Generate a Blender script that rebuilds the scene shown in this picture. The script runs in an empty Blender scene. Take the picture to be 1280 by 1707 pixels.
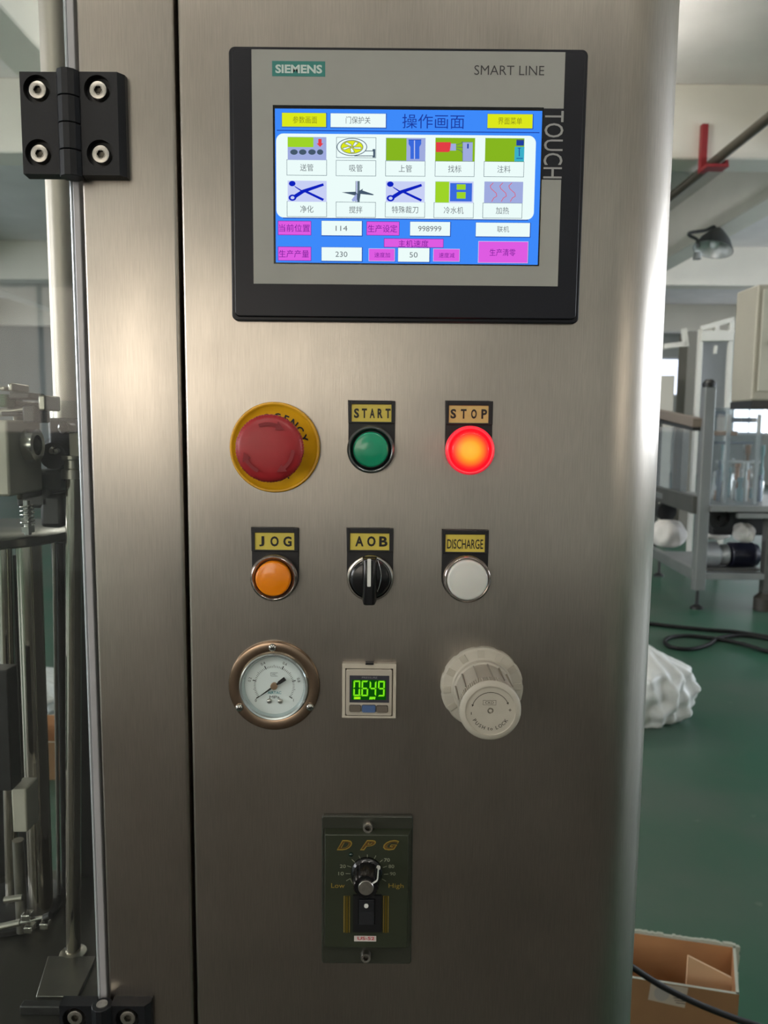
import bpy, bmesh, math, random
from mathutils import Vector, Matrix

random.seed(7)
PI = math.pi
SC = bpy.context.scene
COL = SC.collection

# ------------------------------------------------------------------ camera
W, H, F = 1280.0, 1707.0, 1282.0
D, CH = 0.474, 1.45                      # metres from the panel, height above the floor
PITCH, ROLL = math.radians(6.4), math.radians(0.52)
Fw = Vector((0, math.cos(PITCH), -math.sin(PITCH)))
U0 = Vector((0, math.sin(PITCH), math.cos(PITCH)))
R0 = Vector((1, 0, 0))
Rr = R0 * math.cos(ROLL) + U0 * math.sin(ROLL)
Ur = -R0 * math.sin(ROLL) + U0 * math.cos(ROLL)
EYE = Vector((0, -D, CH))
cam = bpy.data.cameras.new('camera')
cam.sensor_fit = 'HORIZONTAL'
cam.sensor_width = 36.0
cam.lens = F / W * 36.0
cam.clip_start = 0.02
cam.clip_end = 200
camo = bpy.data.objects.new('camera', cam)
COL.objects.link(camo)
m3 = Matrix((Rr, Ur, -Fw)).transposed()
camo.matrix_world = Matrix.Translation(EYE) @ m3.to_4x4()
SC.camera = camo
cam.dof.use_dof = True
cam.dof.focus_distance = 0.475
cam.dof.aperture_fstop = 22.0

# ------------------------------------------------------------------ view, world, lights
SC.view_settings.view_transform = 'Standard'
SC.view_settings.look = 'None'
SC.view_settings.gamma = 1.0
SC.view_settings.use_curve_mapping = False
SC.view_settings.exposure = 0.0
SC.cycles.max_bounces = 10
SC.cycles.diffuse_bounces = 5
SC.cycles.glossy_bounces = 5
SC.cycles.transparent_max_bounces = 12
SC.cycles.sample_clamp_indirect = 4.0
SC.cycles.caustics_reflective = False
SC.cycles.caustics_refractive = False

wd = bpy.data.worlds.new('world')
SC.world = wd
wd.use_nodes = True
wd.node_tree.nodes['Background'].inputs[0].default_value = (0.75, 0.85, 1.0, 1)
wd.node_tree.nodes['Background'].inputs[1].default_value = 1.0

WINDOW_BACK = 4.0       # daylight strength of the windows behind the photographer
WINDOW_RIGHT = 15.0
WINDOW_DEEP = 5.5       # the windows further down the hall
FILL_TUBE = 66.0  # strength of the added, unseen tube lights
WINDOW_FAR = 1.9
WINDOW_LEFT = 14.0


def ray(px, py):
    return (Fw * F + Rr * (px - W / 2) + Ur * (H / 2 - py)).normalized()


def at(px, py, Y):                       # the point on the vertical plane y = Y that the photograph shows at px, py
    d = ray(px, py)
    return EYE + d * ((Y + D) / d.y)


def fl(px, py, z=0.0):                   # the same for a horizontal plane
    d = ray(px, py)
    return EYE + d * ((z - CH) / d.z)


def mpp(px, py, Y):                      # metres per pixel there
    return (at(px + 5, py, Y) - at(px - 5, py, Y)).length / 10.0


# ------------------------------------------------------------------ materials
def lin(c):
    def f(v):
        v = v / 255.0
        return v / 12.92 if v <= 0.04045 else ((v + 0.055) / 1.055) ** 2.4
    return (f(c[0]), f(c[1]), f(c[2]), 1.0)


MATS = {}


def new_mat(name):
    m = bpy.data.materials.new(name)
    m.use_nodes = True
    MATS[name] = m
    return m, m.node_tree, m.node_tree.nodes['Principled BSDF']


def mat(name, col, rough=0.5, metal=0.0, var=0.0, scale=40.0, bump=0.0, bscale=200.0, stretch=(1, 1, 1), coat=0.0, emit=None, es=0.0, spec=0.5, ior=1.5):
    if name in MATS:
        return MATS[name]
    m, nt, p = new_mat(name)
    p.inputs['Base Color'].default_value = lin(col)
    p.inputs['Roughness'].default_value = rough
    p.inputs['Metallic'].default_value = metal
    p.inputs['Specular IOR Level'].default_value = spec
    p.inputs['Coat Weight'].default_value = coat
    p.inputs['Coat Roughness'].default_value = 0.08
    if emit is not None:
        p.inputs['Emission Color'].default_value = lin(emit)
        p.inputs['Emission Strength'].default_value = es
    tc = nt.nodes.new('ShaderNodeTexCoord')
    mp = nt.nodes.new('ShaderNodeMapping')
    mp.inputs['Scale'].default_value = stretch
    nt.links.new(tc.outputs['Object'], mp.inputs['Vector'])
    if var > 0:
        n = nt.nodes.new('ShaderNodeTexNoise')
        n.inputs['Scale'].default_value = scale
        n.inputs['Detail'].default_value = 4
        nt.links.new(mp.outputs[0], n.inputs['Vector'])
        rp = nt.nodes.new('ShaderNodeValToRGB')
        c = lin(col)
        rp.color_ramp.elements[0].position = 0.3
        rp.color_ramp.elements[1].position = 0.7
        rp.color_ramp.elements[0].color = tuple(max(0, v * (1 - var)) for v in c[:3]) + (1,)
        rp.color_ramp.elements[1].color = tuple(min(1, v * (1 + var)) for v in c[:3]) + (1,)
        nt.links.new(n.outputs['Fac'], rp.inputs[0])
        nt.links.new(rp.outputs[0], p.inputs['Base Color'])
    if bump > 0:
        n = nt.nodes.new('ShaderNodeTexNoise')
        n.inputs['Scale'].default_value = bscale
        n.inputs['Detail'].default_value = 3
        nt.links.new(mp.outputs[0], n.inputs['Vector'])
        b = nt.nodes.new('ShaderNodeBump')
        b.inputs['Strength'].default_value = bump
        b.inputs['Distance'].default_value = 0.001
        nt.links.new(n.outputs['Fac'], b.inputs['Height'])
        nt.links.new(b.outputs[0], p.inputs['Normal'])
    return m


def emis(name, col, s=1.0):
    if name in MATS:
        return MATS[name]
    m = bpy.data.materials.new(name)
    m.use_nodes = True
    nt = m.node_tree
    nt.nodes.clear()
    e = nt.nodes.new('ShaderNodeEmission')
    e.inputs[0].default_value = lin(col)
    e.inputs[1].default_value = s
    o = nt.nodes.new('ShaderNodeOutputMaterial')
    nt.links.new(e.outputs[0], o.inputs[0])
    MATS[name] = m
    return m


def brushed(name, col, rough=0.34, aniso=0.75, grain=1.0, stain=0.12):
    """Vertical-grain brushed stainless steel; the mesh carries a UV map whose u runs across the grain."""
    m, nt, p = new_mat(name)
    L = nt.links
    p.inputs['Metallic'].default_value = 1.0
    p.inputs['Anisotropic'].default_value = aniso
    tc = nt.nodes.new('ShaderNodeTexCoord')
    mp = nt.nodes.new('ShaderNodeMapping')
    mp.inputs['Scale'].default_value = (1500, 1500, 60)
    L.new(tc.outputs['Object'], mp.inputs['Vector'])
    n = nt.nodes.new('ShaderNodeTexNoise')
    n.inputs['Scale'].default_value = 1.0
    n.inputs['Detail'].default_value = 3
    L.new(mp.outputs[0], n.inputs['Vector'])
    mp2 = nt.nodes.new('ShaderNodeMapping')
    mp2.inputs['Scale'].default_value = (60, 60, 7)
    L.new(tc.outputs['Object'], mp2.inputs['Vector'])
    n2 = nt.nodes.new('ShaderNodeTexNoise')
    n2.inputs['Scale'].default_value = 1.0
    n2.inputs['Detail'].default_value = 5
    L.new(mp2.outputs[0], n2.inputs['Vector'])
    n3 = nt.nodes.new('ShaderNodeTexNoise')
    n3.inputs['Scale'].default_value = 9.0
    n3.inputs['Detail'].default_value = 5
    L.new(tc.outputs['Object'], n3.inputs['Vector'])
    # colour = base * (grain and handling stains)
    mr = nt.nodes.new('ShaderNodeMapRange')
    mr.inputs['From Min'].default_value = 0.25
    mr.inputs['From Max'].default_value = 0.75
    mr.inputs['To Min'].default_value = 1 - 0.16 * grain
    mr.inputs['To Max'].default_value = 1 + 0.10 * grain
    L.new(n.outputs['Fac'], mr.inputs['Value'])
    mr2 = nt.nodes.new('ShaderNodeMapRange')
    mr2.inputs['From Min'].default_value = 0.3
    mr2.inputs['From Max'].default_value = 0.7
    mr2.inputs['To Min'].default_value = 1 - stain
    mr2.inputs['To Max'].default_value = 1 + stain * 0.6
    L.new(n3.outputs['Fac'], mr2.inputs['Value'])
    mu = nt.nodes.new('ShaderNodeMath')
    mu.operation = 'MULTIPLY'
    L.new(mr.outputs[0], mu.inputs[0])
    L.new(mr2.outputs[0], mu.inputs[1])
    vm = nt.nodes.new('ShaderNodeVectorMath')
    vm.operation = 'SCALE'
    vm.inputs[0].default_value = lin(col)[:3]
    L.new(mu.outputs[0], vm.inputs['Scale'])
    L.new(vm.outputs[0], p.inputs['Base Color'])
    mr3 = nt.nodes.new('ShaderNodeMapRange')
    mr3.inputs['From Min'].default_value = 0.3
    mr3.inputs['From Max'].default_value = 0.7
    mr3.inputs['To Min'].default_value = rough - 0.012
    mr3.inputs['To Max'].default_value = rough + 0.02
    L.new(n2.outputs['Fac'], mr3.inputs['Value'])
    L.new(mr3.outputs[0], p.inputs['Roughness'])
    b = nt.nodes.new('ShaderNodeBump')
    b.inputs['Strength'].default_value = 0.12 * grain
    b.inputs['Distance'].default_value = 0.0004
    L.new(n.outputs['Fac'], b.inputs['Height'])
    L.new(b.outputs[0], p.inputs['Normal'])
    tg = nt.nodes.new('ShaderNodeTangent')
    tg.direction_type = 'UV_MAP'
    L.new(tg.outputs[0], p.inputs['Tangent'])
    return m


def clear_mat(name, tint=(245, 250, 250), gloss=0.06, rough=0.02, haze=0.0):
    m = bpy.data.materials.new(name)
    m.use_nodes = True
    nt = m.node_tree
    nt.nodes.clear()
    L = nt.links
    t = nt.nodes.new('ShaderNodeBsdfTransparent')
    t.inputs[0].default_value = lin(tint)
    g = nt.nodes.new('ShaderNodeBsdfGlossy')
    g.inputs['Roughness'].default_value = rough
    fr = nt.nodes.new('ShaderNodeFresnel')
    fr.inputs['IOR'].default_value = 1.45
    mx = nt.nodes.new('ShaderNodeMixShader')
    ge = nt.nodes.new('ShaderNodeNewGeometry')          # reflect at the outer faces only
    su = nt.nodes.new('ShaderNodeMath')
    su.operation = 'SUBTRACT'
    su.inputs[0].default_value = 1.0
    L.new(ge.outputs['Backfacing'], su.inputs[1])
    ml = nt.nodes.new('ShaderNodeMath')
    ml.operation = 'MULTIPLY'
    L.new(fr.outputs[0], ml.inputs[0])
    L.new(su.outputs[0], ml.inputs[1])
    L.new(ml.outputs[0], mx.inputs[0])
    L.new(t.outputs[0], mx.inputs[1])
    L.new(g.outputs[0], mx.inputs[2])
    last = mx
    if haze > 0:
        df = nt.nodes.new('ShaderNodeBsdfDiffuse')
        df.inputs[0].default_value = (0.8, 0.8, 0.8, 1)
        m2 = nt.nodes.new('ShaderNodeMixShader')
        m2.inputs[0].default_value = haze
        L.new(mx.outputs[0], m2.inputs[1])
        L.new(df.outputs[0], m2.inputs[2])
        last = m2
    o = nt.nodes.new('ShaderNodeOutputMaterial')
    L.new(last.outputs[0], o.inputs[0])
    MATS[name] = m
    return m


# ------------------------------------------------------------------ mesh builder
class MB:
    def __init__(s):
        s.v, s.f, s.m, s.mats = [], [], [], []

    def mi(s, m):
        if m not in s.mats:
            s.mats.append(m)
        return s.mats.index(m)

    def add(s, vs, fs, m):
        o = len(s.v)
        k = s.mi(m)
        s.v += [tuple(v) for v in vs]
        for f in fs:
            s.f.append([i + o for i in f])
            s.m.append(k)
        return s

    def box(s, x0, x1, y0, y1, z0, z1, m):
        x0, x1 = min(x0, x1), max(x0, x1)
        y0, y1 = min(y0, y1), max(y0, y1)
        z0, z1 = min(z0, z1), max(z0, z1)
        v = [(x, y, z) for z in (z0, z1) for y in (y0, y1) for x in (x0, x1)]
        return s.add(v, [(0, 2, 3, 1), (4, 5, 7, 6), (0, 1, 5, 4), (2, 6, 7, 3), (0, 4, 6, 2), (1, 3, 7, 5)], m)

    def obox(s, a, b, w, h, m, up=(0, 0, 1)):          # a bar from a to b, w across, h along up
        a, b = Vector(a), Vector(b)
        d = (b - a).normalized()
        x = d.cross(Vector(up))
        if x.length < 1e-4:
            x = d.cross(Vector((0, 1, 0)))
        x.normalize()
        u = x.cross(d)
        vs = []
        for p in (a, b):
            for i, j in ((-1, -1), (1, -1), (1, 1), (-1, 1)):
                vs.append(p + x * i * w / 2 + u * j * h / 2)
        return s.add(vs, [(0, 1, 2, 3), (7, 6, 5, 4), (0, 4, 5, 1), (1, 5, 6, 2), (2, 6, 7, 3), (3, 7, 4, 0)], m)

    def lathe(s, prof, m, c=(0, 0, 0), axis='-Y', n=48, a0=0.0, wob=None, ms=None):
        """prof: (radius, height along the axis)."""
        c = Vector(c)
        rings = []
        for r, h in prof:
            ring = []
            if r < 1e-7:
                ring.append(0.0)
            else:
                ring = [a0 + 2 * PI * i / n for i in range(n)]
            pts = []
            for i, a in enumerate(ring):
                rr = r if wob is None or len(ring) == 1 else r * wob(a, h)
                x, z = rr * math.cos(a), rr * math.sin(a)
                if axis == '-Y':
                    pts.append(c + Vector((x, -h, z)))
                elif axis == 'Z':
                    pts.append(c + Vector((x, z, h)))
                else:
                    pts.append(c + Vector((h, x, z)))
            rings.append(pts)
        for k in range(len(rings) - 1):
            A, B = rings[k], rings[k + 1]
            mm = m if ms is None else ms[k]
            if len(A) == 1 and len(B) == 1:
                continue
            vs = A + B
            fs = []
            if len(A) == 1:
                fs = [(0, 1 + (i + 1) % n, 1 + i) for i in range(n)]
            elif len(B) == 1:
                fs = [(i, (i + 1) % n, n) for i in range(n)]
            else:
                fs = [(i, (i + 1) % n, n + (i + 1) % n, n + i) for i in range(n)]
            s.add(vs, fs, mm)
        return s

    def cyl(s, a, b, r, m, n=20, r2=None):
        a, b = Vector(a), Vector(b)
        r2 = r if r2 is None else r2
        d = (b - a).normalized()
        x = d.orthogonal().normalized()
        y = d.cross(x)
        vs = [a + (x * math.cos(2 * PI * i / n) + y * math.sin(2 * PI * i / n)) * r for i in range(n)]
        vs += [b + (x * math.cos(2 * PI * i / n) + y * math.sin(2 * PI * i / n)) * r2 for i in range(n)]
        fs = [(i, (i + 1) % n, n + (i + 1) % n, n + i) for i in range(n)]
        fs += [tuple(reversed(range(n))), tuple(range(n, 2 * n))]
        return s.add(vs, fs, m)

    def tube(s, pts, r, m, n=10):
        pts = [Vector(p) for p in pts]
        vs, fs = [], []
        d0 = (pts[1] - pts[0]).normalized()
        x = d0.orthogonal().normalized()
        for k, p in enumerate(pts):
            d = (pts[min(k + 1, len(pts) - 1)] - pts[max(k - 1, 0)]).normalized()
            x = (x - d * x.dot(d)).normalized()
            y = d.cross(x)
            for i in range(n):
                a = 2 * PI * i / n
                vs.append(p + (x * math.cos(a) + y * math.sin(a)) * r)
        for k in range(len(pts) - 1):
            for i in range(n):
                fs.append((k * n + i, k * n + (i + 1) % n, (k + 1) * n + (i + 1) % n, (k + 1) * n + i))
        fs.append(tuple(reversed(range(n))))
        fs.append(tuple(range((len(pts) - 1) * n, len(pts) * n)))
        return s.add(vs, fs, m)

    def prism(s, poly, y0, y1, m):                       # poly in x,z ; extruded along y
        n = len(poly)
        vs = [(p[0], y0, p[1]) for p in poly] + [(p[0], y1, p[1]) for p in poly]
        fs = [tuple(range(n)), tuple(reversed(range(n, 2 * n)))]
        fs += [((i + 1) % n, i, n + i, n + (i + 1) % n) for i in range(n)]
        return s.add(vs, fs, m)

    def zprism(s, poly, z0, z1, m):                      # poly in x,y ; extruded along z
        n = len(poly)
        vs = [(p[0], p[1], z0) for p in poly] + [(p[0], p[1], z1) for p in poly]
        fs = [tuple(reversed(range(n))), tuple(range(n, 2 * n))]
        fs += [(i, (i + 1) % n, n + (i + 1) % n, n + i) for i in range(n)]
        return s.add(vs, fs, m)

    def build(s, name, parent=None, bevel=0.0, seg=2, smooth=35, off=None, label=None, recalc=True):
        me = bpy.data.meshes.new(name)
        o = Vector(off) if off is not None else Vector((0, 0, 0))
        me.from_pydata([Vector(v) - o for v in s.v], [], s.f)
        for m in s.mats:
            me.materials.append(m)
        for p, k in zip(me.polygons, s.m):
            p.material_index = k
        if recalc:
            bm = bmesh.new()
            bm.from_mesh(me)
            bmesh.ops.remove_doubles(bm, verts=bm.verts, dist=1e-7)
            bmesh.ops.recalc_face_normals(bm, faces=bm.faces)
            bm.to_mesh(me)
            bm.free()
        if smooth:
            for p in me.polygons:
                p.use_smooth = True
            me.set_sharp_from_angle(angle=math.radians(smooth))
        ob = bpy.data.objects.new(name, me)
        COL.objects.link(ob)
        if parent is not None:
            ob.parent = parent
        if off is not None:
            ob.location = o
        if bevel > 0:
            b = ob.modifiers.new('bevel', 'BEVEL')
            b.width = bevel
            b.segments = seg
            b.limit_method = 'ANGLE'
            b.angle_limit = math.radians(40)
            b.harden_normals = False
        if label:
            ob['label'] = label
        return ob


def thing(name, label, cat, loc=(0, 0, 0), group=None):
    o = bpy.data.objects.new(name, None)
    COL.objects.link(o)
    o.location = loc
    o.empty_display_size = 0.05
    o['label'] = label
    o['category'] = cat
    if group:
        o['group'] = group
    return o


def tag(o, label, cat, group=None):
    o['label'] = label
    o['category'] = cat
    if group:
        o['group'] = group
    return o


def struct(o):
    o['kind'] = 'structure'
    return o


def drop(o, loc):                                        # shift a root's frame: mesh written in world space, root at loc
    return o


# text to mesh data ---------------------------------------------------
_tc = {}


def glyphs(txt, bold=0.0, shear=0.0, space=1.0):
    """2D triangles of a line of text, normalised to its own box: (verts, faces, width, height)."""
    key = (txt, bold, shear, space)
    if key in _tc:
        return _tc[key]
    cu = bpy.data.curves.new('t', 'FONT')
    cu.body = txt
    cu.size = 1.0
    cu.offset = bold
    cu.shear = shear
    cu.space_character = space
    cu.resolution_u = 3
    ob = bpy.data.objects.new('t', cu)
    COL.objects.link(ob)
    dg = bpy.context.evaluated_depsgraph_get()
    me = ob.evaluated_get(dg).to_mesh()
    vs = [(v.co.x, v.co.y) for v in me.vertices]
    fs = [tuple(p.vertices) for p in me.polygons]
    ob.evaluated_get(dg).to_mesh_clear()
    bpy.data.objects.remove(ob)
    bpy.data.curves.remove(cu)
    if not vs:
        vs, fs = [(0, 0), (1, 0), (1, 1)], [(0, 1, 2)]
    x0, x1 = min(v[0] for v in vs), max(v[0] for v in vs)
    z0, z1 = min(v[1] for v in vs), max(v[1] for v in vs)
    w, h = max(x1 - x0, 1e-5), max(z1 - z0, 1e-5)
    vs = [((v[0] - (x0 + x1) / 2), (v[1] - (z0 + z1) / 2)) for v in vs]
    _tc[key] = (vs, fs, w, h)
    return _tc[key]


def put_text(mb, txt, m, cx, cz, y, w=None, h=None, rot=0.0, bold=0.0, shear=0.0, space=1.0):
    """Text centred at cx, cz on the plane y, stretched to w by h (either may be left out)."""
    vs, fs, gw, gh = glyphs(txt, bold, shear, space)
    sx = w / gw if w else h / gh
    sz = h / gh if h else sx
    c, s_ = math.cos(rot), math.sin(rot)
    out = []
    for x, z in vs:
        X, Z = x * sx, z * sz
        out.append((cx + X * c - Z * s_, y, cz + X * s_ + Z * c))
    mb.add(out, fs, m)


def arc_text(mb, txt, m, cx, cz, y, r, degs, h, bold=0.0, inward=False):
    """One letter per angle, degrees clockwise from the top (inward: read from below, feet outwards)."""
    for ch, d in zip(txt, degs):
        if ch == ' ':
            continue
        a = math.radians(90 - d)
        rot = math.radians(-d) if not inward else math.radians(180 - d)
        vs, fs, gw, gh = glyphs(ch, bold)
        put_text(mb, ch, m, cx + r * math.cos(a), cz + r * math.sin(a), y, h=h, rot=rot, bold=bold)


# ------------------------------------------------------------------ the palette
STEEL = brushed('brushed_steel', (186, 178, 168), 0.30, 0.5, grain=0.65, stain=0.16)
STEEL2 = brushed('brushed_steel_post', (190, 182, 172), 0.30, 0.5, grain=0.65, stain=0.16)
BLACK = mat('black_plastic', (15, 15, 18), 0.42, var=0.15, scale=300, bump=0.05, bscale=2500)
BLACKG = mat('black_gloss_plastic', (16, 16, 18), 0.2, var=0.1, scale=200)
CHROME = mat('chrome', (205, 203, 198), 0.16, 1.0, var=0.06, scale=150)
ZINC = mat('dull_zinc', (190, 186, 178), 0.33, 1.0, var=0.12, scale=400)
DARKGAP = mat('dark_gap', (10, 10, 11), 0.9)
YELLOWP = mat('yellow_plate', (205, 186, 78), 0.38, var=0.06, scale=150)
BLACKINK = mat('black_ink', (22, 20, 18), 0.6)
WHITEINK = mat('white_ink', (225, 225, 220), 0.5)


def rrect(x0, x1, z0, z1, r, n=6):
    pts = []
    for cx, cz, a in ((x1 - r, z1 - r, 0), (x0 + r, z1 - r, 90), (x0 + r, z0 + r, 180), (x1 - r, z0 + r, 270)):
        for i in range(n + 1):
            t = math.radians(a + 90 * i / n)
            pts.append((cx + r * math.cos(t), cz + r * math.sin(t)))
    return pts


# ================================================================== THE ROOM
XL, XR, YB, YF, ZC = -10.0, 10.0, -7.0, 25.0, 4.5


def floor_mat():
    m, nt, p = new_mat('green_epoxy_floor')
    L = nt.links
    tc = nt.nodes.new('ShaderNodeTexCoord')
    n = nt.nodes.new('ShaderNodeTexNoise')
    n.inputs['Scale'].default_value = 1.3
    n.inputs['Detail'].default_value = 6
    L.new(tc.outputs['Object'], n.inputs['Vector'])
    r = nt.nodes.new('ShaderNodeValToRGB')
    e = r.color_ramp.elements
    e[0].position, e[0].color = 0.36, lin((26, 76, 56))
    e[1].position, e[1].color = 0.68, lin((64, 82, 70))
    L.new(n.outputs['Fac'], r.inputs[0])
    n2 = nt.nodes.new('ShaderNodeTexNoise')
    n2.inputs['Scale'].default_value = 5.5
    n2.inputs['Detail'].default_value = 3
    L.new(tc.outputs['Object'], n2.inputs['Vector'])
    r2 = nt.nodes.new('ShaderNodeValToRGB')
    r2.color_ramp.elements[0].position = 0.70
    r2.color_ramp.elements[1].position = 0.78
    L.new(n2.outputs['Fac'], r2.inputs[0])
    mx = nt.nodes.new('ShaderNodeMix')
    mx.data_type = 'RGBA'
    L.new(r2.outputs[0], mx.inputs[0])
    L.new(r.outputs[0], mx.inputs[6])
    mx.inputs[7].default_value = lin((104, 112, 104))
    L.new(mx.outputs[2], p.inputs['Base Color'])
    p.inputs['Roughness'].default_value = 0.42
    p.inputs['Specular IOR Level'].default_value = 0.35
    return m


PLASTER = mat('plaster_ceiling', (236, 232, 230), 0.85, var=0.05, scale=2.0)
BEAMP = mat('plaster_beam', (232, 226, 214), 0.85, var=0.04, scale=1.5)
WALLP = mat('wall_paint', (196, 198, 192), 0.85, var=0.04, scale=1.0)
WFRAME = mat('window_frame_paint', (215, 218, 220), 0.4)

mb = MB().box(XL, XR, YB, YF, -0.1, 0.0, floor_mat())
struct(mb.build('floor', smooth=0))
mb = MB().box(XL, XR, YB, YF, ZC, ZC + 0.15, PLASTER)
struct(mb.build('ceiling', smooth=0))


def wall_with_windows(name, axis, pos, lo, hi, wins, thick, outward, pane_m, wno):
    """axis 'X': wall plane x = pos running along y; axis 'Y': plane y = pos running along x. wins: (a0, a1, z0, z1)."""
    mb = MB()

    def bx(a0, a1, z0, z1, d0=0.0, d1=thick, m=WALLP, M=None):
        M = M or mb
        p0, p1 = pos + outward * d0, pos + outward * d1
        if axis == 'X':
            M.box(p0, p1, a0, a1, z0, z1, m)
        else:
            M.box(a0, a1, p0, p1, z0, z1, m)
    wins = sorted(wins)
    cur = lo
    for a0, a1, z0, z1 in wins:
        bx(cur, a0, 0, ZC)
        bx(a0, a1, 0, z0)
        bx(a0, a1, z1, ZC)
        cur = a1
    bx(cur, hi, 0, ZC)
    struct(mb.build(name, smooth=0))
    for a0, a1, z0, z1 in wins:
        wno[0] += 1
        fr = MB()
        t = 0.06
        bx(a0, a0 + t, z0, z1, 0.08, 0.14, WFRAME, fr)
        bx(a1 - t, a1, z0, z1, 0.08, 0.14, WFRAME, fr)
        bx(a0 + t, a1 - t, z0, z0 + t, 0.08, 0.14, WFRAME, fr)
        bx(a0 + t, a1 - t, z1 - t, z1, 0.08, 0.14, WFRAME, fr)
        k = max(1, int(round((a1 - a0) / 1.0)))
        for i in range(1, k):
            c = a0 + (a1 - a0) * i / k
            bx(c - 0.025, c + 0.025, z0 + t, z1 - t, 0.08, 0.14, WFRAME, fr)
        wo = fr.build('window_%d' % wno[0], smooth=0)
        struct(wo)
        for i in range(k):
            c0 = a0 + (a1 - a0) * i / k + (t if i == 0 else 0.025)
            c1 = a0 + (a1 - a0) * (i + 1) / k - (t if i == k - 1 else 0.025)
            pn = MB()
            bx(c0, c1, z0 + t, z1 - t, 0.10, 0.115, emis('daylight_deep', (236, 242, 250), WINDOW_DEEP) if axis == 'X' and a0 > 8.5 else pane_m, pn)
            pn.build('pane', wo, smooth=0)


wno = [0]
wall_with_windows('wall_back', 'Y', YB, XL, XR, [(-8.6, -5.2, 1.3, 2.8), (-4.2, -0.7, 1.3, 2.8), (6.4, 9.2, 1.3, 2.8)], 0.2, -1,
                  emis('daylight_back', (255, 243, 226), WINDOW_BACK), wno)
wall_with_windows('wall_right', 'X', XR, YB, YF, [(-0.6, 2.2, 1.4, 3.2), (4.2, 8.0, 1.3, 4.2), (11, 15, 1.3, 2.7), (18, 22, 1.3, 2.7)], 0.2, 1,
                  emis('daylight_right', (236, 244, 255), WINDOW_RIGHT), wno)
wall_with_windows('wall_left', 'X', XL, YB, YF, [(-5.6, -2.2, 1.3, 4.2), (1.5, 5.5, 1.3, 4.2), (9, 12, 1.3, 2.7), (15, 18.5, 1.3, 2.7)], 0.2, -1,
                  emis('daylight_left', (245, 247, 250), WINDOW_LEFT), wno)
wall_with_windows('wall_front', 'Y', YF, XL, XR, [(-9, -6.5, 1.9, 3.0), (-5.6, -3.1, 1.9, 3.0), (3, 5.5, 1.9, 3.0), (6.0, 8.0, 1.9, 3.0), (8.5, 9.85, 2.5, 3.75)], 0.2, 1,
                  emis('daylight_front', (228, 236, 255), WINDOW_FAR), wno)

struct(MB().box(-3.2, 3.2, YB + 0.02, -0.75, 0.0, 0.004, mat('added_reflection_brown', (50, 46, 40), 0.6, var=0.15, scale=2)).build('trim_0', smooth=0))  # unseen strip added so the steel panel reflects brown instead of green
# ceiling beams: cross beams and two long ones
k = 0
for y in (0.9, 6.75, 12.9, 19.0):
    k += 1
    mb = MB().box(XL, XR, y, y + 0.36, 3.86, ZC, BEAMP)
    struct(mb.build('trim_%d' % k, bevel=0.012, seg=1, smooth=0))
for x in (-7.4, -2.6, 4.0):
    k += 1
    mb = MB().box(x, x + 0.34, YB, YF, 3.86, ZC, BEAMP)
    struct(mb.build('trim_%d' % k, bevel=0.012, seg=1, smooth=0))

# unseen twin-tube fill lights added to brighten the ceiling and panel front
TUBE = emis('fill_light_tube', (255, 250, 240), FILL_TUBE)
BAT = mat('batten_white', (222, 222, 218), 0.5)
for x_, y_, zb, w_ in ((-1.35, 5.6, 3.62, 'in the left bay beyond the filling machine'), (1.3, 5.6, 3.62, 'in the right bay before the red bracket'), (-1.3, -2.6, 3.97, 'behind the photographer on the hinge side'), (1.3, -2.6, 3.97, 'behind the photographer on the rounded corner side')):
    bt = thing('added_fill_light', 'added unseen twin-tube fill light under the slab ' + w_, 'fill light', (x_, y_, zb), 'added fill lights above the near bays')
    MB().box(-0.62, 0.62, -0.05, 0.05, 0.0, 0.05, BAT).build('batten', bt, smooth=0)
    for s in (-1, 1):
        MB().cyl((-0.6, s * 0.085, 0.02), (0.6, s * 0.085, 0.02), 0.019, TUBE, 12).build('tube', bt)
        MB().box(-0.61, -0.595, s * 0.05, s * 0.11, 0.0, 0.04, BAT).build('lamp_holder', bt, smooth=0)
        MB().cyl((s * 0.5, 0, 0.05), (s * 0.5, 0, ZC - zb), 0.006, BAT, 8).build('suspension_rod', bt)

# ================================================================== CONTROL CABINET
RC = 0.05
XC = 0.1326
sx0, sx1 = at(289, 0, 0).x, at(296, 0, 0).x
SEAM0 = (at(292.5, 0, 0).x + at(321, 1707, 0).x) / 2 - 0.0003
SEAM1 = SEAM0 + 0.0022
POSTL = (at(127, 0, 0).x + at(181, 1707, 0).x) / 2
Z0C, Z1C = 0.42, 2.05


def sheet(mb, path, z0, z1, t, m, zn=1):
    """A folded sheet: open path in x,y (outer face), thickness t to the left of travel; UVs come later."""
    n = len(path)
    P = [Vector((p[0], p[1])) for p in path]
    inn = []
    for i in range(n):
        d = (P[min(i + 1, n - 1)] - P[max(i - 1, 0)]).normalized()
        inn.append(P[i] + Vector((-d.y, d.x)) * t)
    loop = P + inn[::-1]
    N = len(loop)
    vs, fs = [], []
    for j in range(zn + 1):
        z = z0 + (z1 - z0) * j / zn
        vs += [(p.x, p.y, z) for p in loop]
    for j in range(zn):
        for i in range(N):
            a, b = j * N + i, j * N + (i + 1) % N
            fs.append((a, b, b + N, a + N))
    # end caps as quads between outer and inner
    for base in (0, zn * N):
        for i in range(n - 1):
            fs.append((base + i, base + i + 1, base + N - 2 - i, base + N - 1 - i))
    mb.add(vs, fs, m)


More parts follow.
